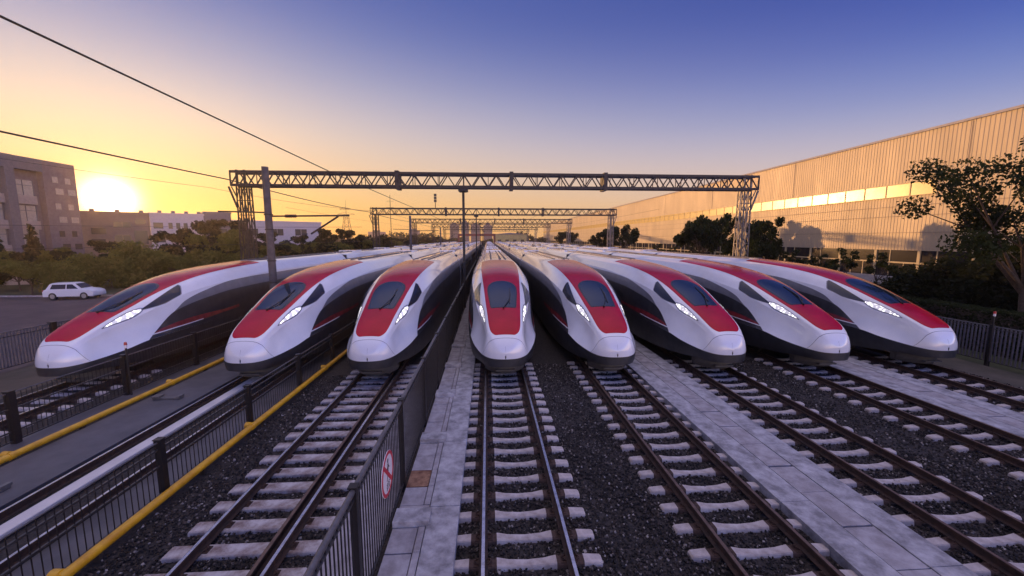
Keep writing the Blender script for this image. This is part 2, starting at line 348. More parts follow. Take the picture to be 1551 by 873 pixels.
for i, (nm, ymin) in SL.items():
    y = 16.9; k_ = 0
    while y > ymin:
        o = empty('sleeper', (TX[i]+random.uniform(-.015,.015), y+random.uniform(-.012,.012), random.uniform(-.006,.004)), random.uniform(-.008,.008))
        kids[o.name] = []
        a = link('concrete_beam', SMF if i == 2 else SM, o); c = link('rail_fastening', CM[0], o); link('rail_fastening', CM[1], o)
        tag(o, f'{ORD[k_]} concrete sleeper of the {nm} track counting from under the train nose', 'sleeper', f'concrete sleepers of the {nm} track')
        y -= .6; k_ += 1

# ------------------------------------------------------------------ walkways
def walkway(name, x0, x1, strips, y0, y1, z, label, crossjoint):
    o = empty(name, (0,0,0), label=label, cat='walkway')
    b = MB(); b.box(x0, x1, y0, y1, -.34, z-.05); b.build('base_slab', M['seam'], o)
    return o
# slab path between the centre-right tracks : two poured margins with a run of cover slabs
def cover_slab(x0, x1, y0, y1, z0, z1, m): 
    b = MB(); b.box(x0, x1, y0, y1, z0, z1); return b
def slab_path(x0, xa, xb, x1, ytop, seed, label, y0=2.5, y1=60, n_sep=14):
    rr = random.Random(seed)
    o = empty('slab_path', ((x0+x1)/2, 10, -.3)); tag(o, label, 'walkway'); kids[o.name] = []
    ox, oy, oz = o.location
    def pt(name, a, b_, c, d, e, f, m, bev=.006):
        q = MB().box(a-ox, b_-ox, c-oy, d-oy, e-oz, f-oz).build(name, m, o, bevel=bev); return q
    pt('base_slab', x0+.02, x1-.02, y0, y1, -.34, ytop-.06, M['under'], 0)
    for (a, b_) in ((x0, xa-.012), (xb+.012, x1)):
        y = y0-rr.random()*2
        while y < y1:
            L = rr.uniform(3.6, 5.2); pt('poured_margin', a, b_, y, min(y+L-.01, y1), -.33, ytop+rr.uniform(-.006,.002), M['slab']); y += L
            if y > 25: L = 1e9
    y = y0-rr.random(); k_ = 0
    while y < y1 and k_ < 60:
        L = 1.0 if y < 25 else 8
        g = rr.choice((.014,.02,.045,.07)); pt('cover_slab', xa+.012, xb-.012, y, y+L-g, -.33, ytop-.008+rr.uniform(-.005,.005), M['slab2']); y += L; k_ += 1
    return o
slab_path(5.35, 5.98, 6.6, 7.2, -.08, 1, 'pale concrete slab path between the first and second right-hand tracks')
slab_path(13.9, 14.5, 15.15, 15.85, -.09, 2, 'pale concrete slab path between the third and outermost right-hand tracks')
# walkway left of the central track
o = empty('slab_path', (-1.8, 10, -.3)); tag(o, 'pale stepped concrete walkway with a rust stained cover beside the tall black fence', 'walkway'); kids[o.name] = []
ox, oy, oz = o.location
def wp(name, a, b_, c, d, e, f, m, bev=.008): return MB().box(a-ox, b_-ox, c-oy, d-oy, e-oz, f-oz).build(name, m, o, bevel=bev)
wp('base_slab', -2.46, -1.26, 2, 80, -.34, -.2, M['under'], 0)
y = 2.3
while y < 60:
    L = 2.6 if y < 24 else 12; wp('poured_margin', -1.83, -1.23, y, y+L-.012, -.33, -.09+random.uniform(-.006,.002), M['slab']); y += L
y = 2.0; k_ = 0
while y < 60:
    L = .62 if y < 20 else 6
    raised = y < 20 and (k_ % 5 == 3)
    m = M['cover_rust'] if 7.9 < y < 8.5 else M['slab2']
    if raised: wp('raised_cover', -2.46, -1.78, y, y+.4, -.32, -.0, M['slab']); wp('cover_slab', -2.45, -1.85, y+.41, y+.61, -.32, -.11, m)
    else: wp('cover_slab', -2.45, -1.98, y, y+L-random.choice((.012,.02,.03)), -.32, -.11+random.uniform(-.006,.006), m); wp('kerb_strip', -1.965, -1.845, y, y+L-.008, -.32, -.1, M['slab2'])
    y += L; k_ += 1

# left service pads : smooth concrete beside the second track, pale channel between its rails
def simple(name, label, cat, x0, x1, y0, y1, z0, z1, m, bev=.01):
    q = MB().box(x0-(x0+x1)/2, x1-(x0+x1)/2, y0, y1, 0, z1-z0).build(name, m, bevel=bev); q.location = ((x0+x1)/2, 0, z0); return tag(q, label, cat)
simple('concrete_apron', 'smooth grey concrete apron between the left yellow pipe and the second track', 'apron', -12.35, -10.62, -2, 90, -.34, -.16, M['pad'])
simple('channel_cover', 'long pale channel cover lying between the rails of the second track', 'cover', -9.92, -9.6, -2, 90, -.2, -.12, M['channel'], .02)
simple('concrete_strip', 'pale concrete strip on the track side of the tall black fence', 'strip', -3.56, -2.6, -2, 90, -.34, -.2, M['slab2'])
simple('concrete_plinth', 'dark concrete plinth under the left low fence', 'plinth', -13.65, -12.75, -2, 90, -.34, -.2, M['pad'])
simple('concrete_plinth', 'dark concrete plinth under the middle low fence', 'plinth', -8.55, -7.62, -2, 90, -.34, -.2, M['pad'])
for k_, (yy) in enumerate((8.7, 13.7)):
    b = MB().box(-.45,.45,-.09,.09,0,.07).box(-.45,-.2,-.13,.13,.07,.13).box(.34,.45,-.12,.12,.05,.12)
    o = b.build('pipe_bracket', M['galv'], bevel=.01); o.location = (-11.6, yy, -.158); tag(o, ['nearer','farther'][k_]+' steel bracket lying on the apron beside the second track', 'bracket', 'steel brackets on the apron')

def yellow_pipe(x, z, label, knobs):
    o = empty('yellow_pipe', (x, 10, z)); tag(o, label, 'pipe'); kids[o.name] = []
    b = MB(); b.tube((0,-14,0), (0,70,0), .085, n=16, caps=True); b.build('pipe', M['yellow'], o)
    for y in knobs:
        q = MB(); q.tube((-.16,y-10,.03),(-.02,y-10,.03),.1,.09,n=14); q.tube((0,y-10-.06,0),(0,y-10+.06,0),.1,n=14)
        q.build('valve_flange', M['yellow'], o, bevel=.01)
    for y in np.arange(-1, 60, 2.55):
        MB().box(-.06,.06,y-10-.03,y-10+.03,-(z+.3),-.07).build('pipe_foot', M['steel'], o)
yellow_pipe(-7.4, -.05, 'right yellow gas pipe running at the foot of the middle low fence', (6.1, 11.2, 16.4, 21.5))
yellow_pipe(-12.5, -.08, 'left yellow gas pipe running beside the smooth concrete apron', (10.0, 15.1, 20.2))

# ------------------------------------------------------------------ fences
def fence(name, label, x, y0, y1, zb, zt, sp, rails, phase, pick=.11, post_w=.1, topw=.06, pr=.008, topmat='fencetop', pm='fence'):
    o = empty(name, (x, y0, zb)); tag(o, label, 'fence'); kids[o.name] = []
    y = phase; n = 0
    while y < y1:
        q = MB().box(-post_w/2, post_w/2, y-y0-post_w/2, y-y0+post_w/2, -.1, zt-zb+.02)
        q.box(-post_w/2-.015, post_w/2+.015, y-y0-post_w/2-.015, y-y0+post_w/2+.015, zt-zb+.02, zt-zb+.04)
        q.build('post', M['fence'], o)
        a, b_ = y-y0+post_w/2, min(y+sp, y1+sp)-y0-post_w/2
        r = MB(); r.tube((0,a,zt-zb-.03), (0,b_,zt-zb-.03), topw/2, n=8); r.build('top_rail', M[topmat], o)
        for z in rails: r = MB().box(-.018,.018,a,b_,z-zb-.018,z-zb+.018).build('rail', M['fencerail'], o)
        p = MB()
        yy = a+pick/2
        while yy < b_:
            p.box(-pr,pr,yy-pr,yy+pr,rails[-1]-zb,zt-zb-.04); yy += pick
        p.build('picket_panel', M[pm], o)
        y += sp; n += 1
    return o
F1 = fence('picket_fence', 'tall black picket fence with grey top rail left of the central walkway', -2.53, -1, 78, -.25, 1.82, 3.03, (1.66, -.08), 5.28-3.03*2, pick=.12, post_w=.1, topw=.085, pr=.0085)
fence('picket_fence', 'middle low black railing between the second track and the right yellow pipe', -7.6, -1, 60, -.25, 1.05, 3.1, (.87,.5,-.1), 8.36-3.1*3, pick=.13, post_w=.13, topw=.035, pr=.006)
fence('picket_fence', 'left low black railing between the leftmost track and the left yellow pipe', -13.4, -1, 60, -.25, 1.22, 3.35, (.76,.14,-.12), 10.93-3.35*3, pick=.13, post_w=.15, topw=.035, pr=.006)
fence('picket_fence', 'outer picket fence between the leftmost train and the car park road', -20.3, 2, 70, -.42, 1.52, 3.2, (1.3,.05), 15.6-3.2*4, pick=.12, post_w=.2, topw=.05, pr=.016, pm='fencegrey')
fence('picket_fence', 'outer picket fence in front of the hedge right of the rightmost train', 21.5, 2, 70, -.4, 1.5, 4.0, (1.35,-.1), 15.76-4*3, pick=.14, post_w=.12, topw=.05, pr=.022, pm='fencegrey')
# marker lamps on posts
def marker(x, y, z, label):
    o = empty('marker_post', (x,y,-.25)); tag(o, label, 'marker post', 'red tipped marker posts'); kids[o.name] = []
    MB().tube((0,0,0),(0,0,z+.25),.03,n=8).build('post', M['fence'], o); MB().tube((0,0,z+.25),(0,0,z+.36),.045,.04,n=10).build('white_band', M['signwhite'], o)
    MB().tube((0,0,z+.36),(0,0,z+.46),.05,.035,n=10).build('red_cap', M['tail'], o)
marker(-13.25, 14.25, 1.5, 'thin marker post with red cap in front of the leftmost train')
marker(21.3, 15.6, 1.95, 'dark marker post with white and red tip beside the rightmost hedge fence')
# round prohibition sign
sg = empty('prohibition_sign', (-2.47, 6.8, 1.08), label='round white sign with red rim and slash hung on the tall black fence', cat='sign'); kids[sg.name] = []
def disc(r0, r1, x0, x1, n=48):
    b = MB(); P = []
    for x, r in ((x0,r0),(x0,r1),(x1,r1),(x1,r0)): P.append([(x, r*math.cos(2*math.pi*k/n), r*math.sin(2*math.pi*k/n)) for k in range(n+1)])
    P.append(P[0]); return b.grid(P, smooth=False, flip=True)
d_ = MB(); d_.tube((0,0,0),(.012,0,0),.4,n=48,smooth=False); d_.build('sign_plate', M['signwhite'], sg)
disc(.335,.395,.0125,.018).build('red_rim', M['signred'], sg)
b = MB(); b.bar((.016,-.245,.245*1),(.016,.245,-.245), .006, .075); b.build('red_slash', M['signred'], sg)
b = MB()  # walking figure pictogram, upper dark upright and lower track marks
b.tube((.0125,.03,.23),(.0145,.03,.23),.04,n=16); b.bar((.0135,.03,.18),(.0135,.02,.03),.003,.06); b.bar((.0135,.02,.03),(.0135,-.06,-.12),.003,.035); b.bar((.0135,.02,.03),(.0135,.08,-.1),.003,.035)
b.bar((.0135,.03,.16),(.0135,-.07,.06),.003,.025); b.bar((.0135,.03,.16),(.0135,.11,.07),.003,.025)
for z in (-.17,-.22,-.27): b.bar((.0135,-.1,z),(.0135,.1,z),.003,.015)
b.bar((.0135,-.05,-.15),(.0135,-.08,-.29),.003,.015); b.bar((.0135,.05,-.15),(.0135,.08,-.29),.003,.015)
b.build('walking_pictogram', M['signblack'], sg)

# ------------------------------------------------------------------ trains
def herm(xs, ys, x):
    xs = np.asarray(xs, float); ys = np.asarray(ys, float); x = min(max(x, xs[0]), xs[-1])
    h = np.diff(xs); d = np.diff(ys)/h; m = np.zeros(len(xs)); m[0] = d[0]; m[-1] = d[-1]
    for i in range(1, len(xs)-1):
        m[i] = 0 if d[i-1]*d[i] <= 0 else (h[i-1]+h[i])*3/((2*h[i]+h[i-1])/d[i-1]+(h[i]+2*h[i-1])/d[i])
    i = min(int(np.searchsorted(xs, x, 'right'))-1, len(xs)-2); t = (x-xs[i])/h[i]
    return ys[i]*(1+2*t)*(1-t)**2+h[i]*m[i]*t*(1-t)**2+ys[i+1]*t*t*(3-2*t)+h[i]*m[i+1]*t*t*(t-1)
T_ = [0, .06, .25, .6, 1.2, 2.0, 2.8, 4.0, 5.0, 6.5, 8.5, 12]
Q_ = [math.sqrt(t) for t in T_]
AZ = [1.08,1.22,1.46,1.74,2.02,2.34,2.62,3.05,3.33,3.62,3.82,3.97]
BW = [0,.17,.33,.47,.60,.66,.72,.80,.86,.94,.99,1.0]
BZ = [1.08,1.205,1.425,1.69,1.96,2.27,2.54,2.95,3.22,3.50,3.69,3.84]
CW = [0,.26,.47,.64,.74,.85,1.02,1.20,1.31,1.42,1.48,1.50]
CZ = [1.05,1.13,1.27,1.50,1.73,1.97,2.19,2.55,2.82,3.02,3.18,3.32]
DW = [0,.30,.55,.78,1.0,1.23,1.38,1.50,1.57,1.63,1.66,1.67]
DZ = [.90,.90,.91,.94,1.0,1.11,1.25,1.30,1.33,1.36,1.38,1.4]
EZ = [.60,.60,.59,.58,.58,.50,.43,.34,.30,.27,.27,.27]
def S(t, v):
    q = math.sqrt(max(t, 0)); g = lambda a: herm(Q_, a, q)
    A = np.array([0, g(AZ)]); B = np.array([g(BW), g(BZ)]); C_ = np.array([g(CW), g(CZ)]); D = np.array([g(DW), g(DZ)]); E_ = np.array([g(DW)*.93, g(EZ)])
    s = -1 if v < 0 else 1; v = abs(v)
    if v <= 1:
        t0 = np.array([B[0], 0]); t1 = (C_-A)*.5; p = hq(A, B, t0, t1, v)
    elif v <= 2:
        t0 = (C_-A)*.5; t1 = (C_-B)*1.0+np.array([.0,-.12*min(1,C_[0])]); p = hq(B, C_, t0, t1, v-1)
    elif v <= 3:
        u = v-2; p = C_*(1-u)+D*u; bul = herm([0,.3,.7,1.2,2,3,5,8,12], [.02,.03,.02,-.04,-.085,-.07,.0,.06,.07], t); p = p+np.array([bul*4*u*(1-u), 0])
    else:
        u = v-3; p = D*(1-u)+E_*u+np.array([.06*min(1,D[0])*4*u*(1-u)*.5, 0])
    return np.array([s*p[0], yw(t), p[1]])
def yw(t): return t-.4*math.tanh(t/.9)
def hq(a, b, ta, tb, u): return a*(1+2*u)*(1-u)**2+ta*u*(1-u)**2+b*u*u*(3-2*u)+tb*u*u*(u-1)
def SN(t, v, off):
    p = S(t, v); e = 1e-3
    du = S(t+e, v)-S(max(t-e, 0), v); dv = S(t, v+e)-S(t, v-e)
    n = np.cross(dv, du); L = np.linalg.norm(n); n = n/L if L > 1e-12 else np.array([0,-1,0.])
    c = np.array([0, yw(t)+.5, 1.6]); 
    if np.dot(n, p-c) < 0: n = -n
    return tuple(p+n*off)
TL = 25.2
ts = [ (i/26)**2*3.0 for i in range(27)]+list(np.linspace(3.0, 12, 37)[1:])+[14, 17, 20, TL]
def surf(v0, v1, nv, off=0, tl=ts, mi=0):
    b = MB(); b.grid([[SN(t, v, off) for v in np.linspace(v0, v1, nv)] for t in tl]); return b
def strip(rows, nv, off, flip=False):   # rows: (t, va, vb)
    b = MB(); b.grid([[SN(t, va+(vb-va)*k/(nv-1), off) for k in range(nv)] for t, va, vb in rows], flip=flip); return b
def vz(t, z, lo=2.0, hi=3.0):
    for _ in range(30):
        m = (lo+hi)/2
        if S(t, m)[2] > z: lo = m
        else: hi = m
    return (lo+hi)/2
MESH = {}
def cm(b, name, m): return b.mesh(name, m)
# body shell (white) with a crease along the shoulder line
bb = MB()
bb.grid([[tuple(S(t, v)) for v in np.linspace(-2, 2, 41)] for t in ts])
for s in (-1, 1): bb.grid([[tuple(S(t, s*v)) for v in np.linspace(2, 3, 9)] for t in ts], flip=(s > 0) and False)
MESH['body_shell'] = cm(bb, 'body_shell', M['white'])
sk = MB()
for s in (-1, 1): sk.grid([[tuple(S(t, s*v)) for v in np.linspace(3, 4, 7)] for t in ts])
sk.grid([[(S(t,4)[0]*k, yw(t), S(t,4)[2]) for k in np.linspace(-1,1,5)] for t in ts], smooth=False)
MESH['skirt'] = cm(sk, 'skirt', M['skirt'])
# nose cover and its seam
def cover_rows(d): return [(t*t, 0, 0) for t in ()]
def tcov(v):
    x = min(1, max(0, abs(v)-.75)/2.25); return .44+.5*(1-math.sqrt(1-x*x*.96))
def cover(off, d):
    b = MB(); vv = np.linspace(-2.97, 2.97, 61)
    b.grid([[SN(1e-4+(tcov(v)+d)*(k/16)**2, v, off) for v in vv] for k in range(17)]); return b
MESH['cover_seam'] = cm(cover(.003, .016), 'cover_seam', M['seam'])
MESH['nose_cover'] = cm(cover(.006, 0), 'nose_cover', M['white'])
MESH['centre_seam'] = cm(strip([(t, -.012, .012) for t in np.linspace(.02,.16,8)], 3, .009), 'centre_seam', M['seam'])
# red panel
def redv(t):
    s = (t-.6)/.36
    return 1.0 if s >= 1 else .62+.38*math.sqrt(max(0, 1-(1-s)**2))
MESH['red_panel'] = cm(strip([(t, -redv(t), redv(t)) for t in [.6+.36*(k/12)**2 for k in range(13)]+list(np.linspace(1.02, 11.6, 60))], 33, .005), 'red_panel', M['red'])
def wv(s, base=.66, mx=.735):
    v = base+(mx-base)*min(1, s/.5)
    if s > .55: v *= math.sqrt(max(0, 1-((s-.55)/.45)**2.7))
    if s < .06: v *= .86+.14*math.sqrt(max(0, 1-(1-s/.06)**2))
    return v
def shield(off, d):
    ss = list(np.linspace(0,.06,6))+list(np.linspace(.08,.54,14))+[.55+.45*(1-(1-k/18)**2) for k in range(1,19)]
    return strip([(2.42-d+(2.45+2*d)*s, -wv(s)-d*1.3*(1 if s < .999 else 0), wv(s)+d*1.3*(1 if s < .999 else 0)) for s in ss], 25, off)
MESH['windshield_seal'] = cm(shield(.008, .045), 'windshield_seal', M['frame'])
MESH['windshield'] = cm(shield(.012, 0), 'windshield', M['glass'])
def side_win(s, off, g=0):
    rows = []
    for k in range(25):
        u = k/24; t = 3.05-g+u*(2.05+2*g)
        top = 1.62+(1.13-1.62)*u; bot = 1.64+.40*math.sin(math.pi/2*min(1, u*1.9))-.12*u
        if u > .86: bot = bot-(bot-top)*0.8*((u-.86)/.14)
        rows.append((t, s*(top-g*.4), s*(bot+g*.6)))
    return strip(rows, 8, off)
for s, nm in ((-1,'l'),(1,'r')):
    MESH['side_window'+nm] = cm(side_win(s, .010), 'side_window', M['sideglass'])
    MESH['window_seal'+nm] = cm(side_win(s, .006, .05), 'window_seal', M['grey'])
    rows = [(1.72+u*1.42, s*(1.22+.2*u), s*(1.22+.2*u+.62*math.sin(math.pi*min(1,(.12+u*1.0)**.8)/1.02 if u < .95 else 3.0))) for u in np.linspace(0,1,18)]
    def lamp_rows(g):
        r = []
        for u in np.linspace(0,1,20):
            w = .09+.56*math.sin(math.pi*u**1.35)**.75 if 0 < u < 1 else .05
            r.append((1.62-g+u*(1.5+2*g), s*(1.56+.06*u-w/2-g*.5), s*(1.56+.06*u+w/2+g*.5)))
        return r
    MESH['headlight_housing'+nm] = cm(strip(lamp_rows(.05), 8, .007), 'lamp_housing', M['lamphouse'])
    LW = lambda u: .56*math.sin(math.pi*min(1, max(0, u))**.62)**.8 if 0 < u < 1 else .02
    LW = lambda u: .05+.50*max(0, math.sin(math.pi*max(0, min(1, u))**1.35))**.75
    lb = strip([(1.62+u*1.5, s*(1.56+.06*u-LW(u)*.42), s*(1.56+.06*u+LW(u)*.42)) for u in np.linspace(.03,.97,28)], 10, .013)
    MESH['headlight'+nm] = cm(lb, 'headlight_lens', M['lamp'])
    # dark flank, grey band, red wedge
    zl = lambda t: herm([2.8,3.3,4.3,5.0,6.0,8.2,11,26], [1.26,1.55,2.15,2.34,2.5,2.69,2.73,2.73], t)
    zg = lambda t: zl(t)+herm([2.8,4.2,4.9,6,8.2,11,26], [0,.0,.2,.32,.44,.46,.46], t)
    tt = list(np.linspace(2.8, 12, 50))+[16, 20, TL]
    MESH['side_panel'+nm] = cm(strip([(t, s*vz(t, zl(t)), s*2.999) for t in tt], 10, .005), 'side_panel', M['darkside'])
    MESH['grey_band'+nm] = cm(strip([(t, s*vz(t, zg(t)), s*(vz(t, zl(t))+.01)) for t in tt if t >= 4.2], 4, .007), 'grey_band', M['grey'])
    MESH['red_wedge'+nm] = cm(strip([(t, s*vz(t, min(zl(t)-.03, 1.42+.10*(t-2.8)+.12*math.sin((t-2.8)*.9)), 2.0, 3.0), s*vz(t, 1.39+.055*(t-2.8)*(1 if t < 6 else 1), 2, 3.0)) for t in np.linspace(3.1, 8.2, 30)], 4, .009), 'red_wedge', M['redstreak'])
    MESH['pale_line'+nm] = cm(strip([(t, s*vz(t, 1.385+.055*(t-2.8)+.03), s*vz(t, 1.385+.055*(t-2.8)-.005)) for t in np.linspace(3.05, 5.6, 14)], 2, .011), 'pale_line', M['white'])
# wiper
wb = MB(); p0 = Vector(SN(2.33, .0, .03)); wb.tube(Vector(SN(2.33,.0,.0)), p0+Vector((0,-.02,.05)), .035, n=10)
p1 = Vector(SN(3.0, .35, .07)); p2 = Vector(SN(3.55, .42, .045)); wb.tube(p0, p1, .022, .018, n=6); wb.tube(p1, p2, .018, n=6)
wb.bar(Vector(SN(2.72,.36,.03)), Vector(SN(4.0,.40,.035)), .03, .03)
MESH['wiper'] = cm(wb, 'wiper', M['frame'])
# plough / deflector under the nose
pl = MB(); 
P = []
for u in np.linspace(-1, 1, 21):
    a = u*R(62); rx = .82*math.sin(a)/math.sin(R(62)); ry = .5+1.3*(1-math.cos(a)); P.append([(rx, ry, .56), (rx*.97, ry+.02, .34), (rx*.94, ry+.12, .17), (rx*.94, ry+.3, .17), (rx*.94, ry+.34, .56)])
pl.grid(P, smooth=False)
pl.box(-.36,.36,.44,.56,.3,.36); MESH['deflector'] = cm(pl, 'deflector', M['plate'])
# roof details on the lead car
rf = MB()
for x in (-.42, .2, .52): rf.box(x-.05, x+.05, 11.8, TL-.4, 3.93, 3.985)
rf.box(.1,.22, 11.5, 13.6, 3.95, 4.0)
MESH['roof_conduit'] = cm(rf, 'roof_conduit', M['roofdark'])
# bogie
bo = MB()
for y in (-1.25, 1.25):
    for s in (-1, 1): bo.tube((s*.71,y,.46),(s*.81,y,.46),.46,n=24)
    bo.tube((-.7,y,.46),(.7,y,.46),.09,n=10)
for s in (-1,1): bo.box(s*1.0-.1, s*1.0+.1, -1.7, 1.7, .4, .62)
bo.box(-1.0,1.0,-.25,.25,.4,.6)
MESH['bogie'] = cm(bo, 'bogie', M['under'])
# coach
CL = 24.6
def sec(t_=12.0): return [S(t_, v) for v in np.linspace(-4, 4, 81)]
def coach_surf(v0, v1, n, off):
    b = MB()
    b.grid([[tuple(np.array(SN(14.0, v, off))*np.array([1,0,1])+np.array([0,y,0])) for v in np.linspace(v0, v1, n)] for y in (0, CL)]); return b
cb = coach_surf(-3, 3, 61, 0)
for y in (0, CL): cb.add([(S(14,v)[0], y, S(14,v)[2]) for v in np.linspace(-4,4,65)], [tuple(range(65)) if y else tuple(range(64,-1,-1))])
MESH['coach_shell'] = cm(cb, 'coach_shell', M['white'])
ck = coach_surf(3, 4, 8, 0); ck2 = coach_surf(-4, -3, 8, 0); ck.add(ck2.v, ck2.f, 0, True); ck.box(-1.5,1.5,0,CL,.27,.3)
MESH['coach_skirt'] = cm(ck, 'coach_skirt', M['skirt'])
cs = MB(); wn_ = MB(); cg = MB()
for s in (-1, 1):
    va, vb = vz(14, 2.73), 3.0
    q = coach_surf(s*va, s*2.999, 8, .005); cs.add(q.v, q.f, 0, True)
    q = coach_surf(s*vz(14, 3.19), s*va, 4, .006); cg.add(q.v, q.f, 0, True)
    rows = [[tuple(np.array(SN(14.0, s*v, .009))*np.array([1,0,1])+np.array([0,y,0])) for v in np.linspace(vz(14,2.55), vz(14,1.85), 5)] for y in (2.4, CL-2.4)]
    MESH['coach_windows'+('l' if s < 0 else 'r')] = MB().grid(rows).mesh('window_band', M['sideglass'])
MESH['coach_side'] = cm(cs, 'coach_side', M['darkside']);  MESH['coach_band'] = cm(cg, 'coach_band', M['grey'])
ga = MB(); ga.box(-1.35,1.35,-.5,0,.6,3.75); MESH['gangway'] = cm(ga, 'gangway', M['under'])
rc = MB()
for x in (-.42, .2, .52): rc.box(x-.05, x+.05, .1, CL-.1, 3.93, 3.985)
MESH['coach_conduit'] = cm(rc, 'coach_conduit', M['roofdark'])
ac = MB(); ac.box(-.8,.8,0,2.4,3.85,4.06); MESH['roof_unit'] = cm(ac, 'roof_unit', M['white'])
pg = MB(); pg.box(-.9,.9,-1.3,1.3,3.9,4.02)
for s in (-1,1):
    pg.tube((s*.45,-.9,4.0),(s*.35,.9,4.18),.03,n=6); pg.tube((s*.35,.9,4.2),(s*.3,-.9,4.32),.025,n=6); pg.tube((s*.7,-.6,4.0),(s*.7,-.6,4.28),.06,n=8); pg.tube((s*.7,.7,4.0),(s*.7,.7,4.28),.06,n=8)
pg.bar((-.75,-.9,4.34),(.75,-.9,4.34),.12,.05)
MESH['pantograph'] = cm(pg, 'pantograph', M['roofdark'])

def make_train():
    t = empty('high_speed_train', (0, 13.7, 0)); kids[t.name] = []
    L = lambda n, k_, p=t: link(n, MESH[k_], p)
    bs = L('body_shell', 'body_shell'); L('skirt', 'skirt'); nc = L('nose_cover', 'nose_cover'); L('seam', 'cover_seam', nc); L('centre_seam', 'centre_seam', nc)
    L('red_panel', 'red_panel'); ws = L('windshield', 'windshield'); L('seal', 'windshield_seal', ws); L('wiper', 'wiper', ws)
    for s in 'lr':
        w = L('side_window', 'side_window'+s); L('window_seal', 'window_seal'+s, w)
        h = L('headlight', 'headlight'+s); L('lamp_housing', 'headlight_housing'+s, h)
        sp_ = L('side_panel', 'side_panel'+s); L('grey_band', 'grey_band'+s); L('red_wedge', 'red_wedge'+s, sp_); L('pale_line', 'pale_line'+s, sp_)
    L('deflector', 'deflector'); L('roof_conduit', 'roof_conduit')
    for y in (4.8, 20.5): L('bogie', 'bogie').location = (0, y, 0)
    y = TL-.4
    for c in range(7):
        g = L('gangway', 'gangway'); g.location = (0, y+.5, 0)
        y += .5
        if c < 6:
            cs_ = L('coach', 'coach_shell'); cs_.location = (0, y, 0)
            for n_, k_ in (('coach_skirt','coach_skirt'),('side_panel','coach_side'),('window_band','coach_windowsl'),('window_band','coach_windowsr'),('grey_band','coach_band'),('roof_conduit','coach_conduit'),): L(n_, k_, cs_)
            for by in (4, 17): L('roof_unit', 'roof_unit', cs_).location = (0, by, 0)
            for by in (3.5, CL-3.5):
                q = L('bogie', 'bogie', cs_); q.location = (0, by, 0)
            if c in (1, 4):
                q = L('pantograph', 'pantograph', cs_); q.location = (0, 10.5, 0)
            y += CL
    return t
TRL = ['leftmost white and red bullet train beside the car park road, its nose farthest left',
       'second bullet train from the left, its nose on the track with the pale channel',
       'third bullet train from the left, between the right yellow pipe and tall black fence',
       'central bullet train seen head on, standing right of the tall black fence',
       'bullet train immediately right of the central head-on one',
       'bullet train third from the right, standing right of the near slab path',
       'bullet train second from the right, standing left of the far slab path',
       'rightmost white and red bullet train beside the hedge fence']
t0 = make_train()
for i, x in enumerate(TX):
    t = t0 if i == 0 else copy_tree(t0)
    t.location = (x, [14.0,14.15,14.1,14.05,14.05,14.05,14.05,14.1][i], 0)
    tag(t, TRL[i], 'train', 'bullet trains parked side by side')

# ------------------------------------------------------------------ gantries
def lattice_column(b, x, y, z0, z1, w0, w1, r=.05):
    n = 9
    cs_ = [(-1,-1),(1,-1),(1,1),(-1,1)]
    for k in range(n):
        za, zb = z0+(z1-z0)*k/n, z0+(z1-z0)*(k+1)/n; wa, wb_ = w0+(w1-w0)*k/n, w0+(w1-w0)*(k+1)/n
        for j in range(4):
            a, c = cs_[j], cs_[(j+1) % 4]
            b.bar((x+a[0]*wa/2, y+a[1]*wa/2, za), (x+a[0]*wb_/2, y+a[1]*wb_/2, zb), r*1.5)
            if k % 2: b.bar((x+a[0]*wa/2, y+a[1]*wa/2, za), (x+c[0]*wb_/2, y+c[1]*wb_/2, zb), r*.8)
            else: b.bar((x+c[0]*wa/2, y+c[1]*wa/2, za), (x+a[0]*wb_/2, y+a[1]*wb_/2, zb), r*.8)
            b.bar((x+a[0]*wb_/2, y+a[1]*wb_/2, zb), (x+c[0]*wb_/2, y+c[1]*wb_/2, zb), r*.8)
GX0, GX1, GXM = -18.5, 19.8, -2.45
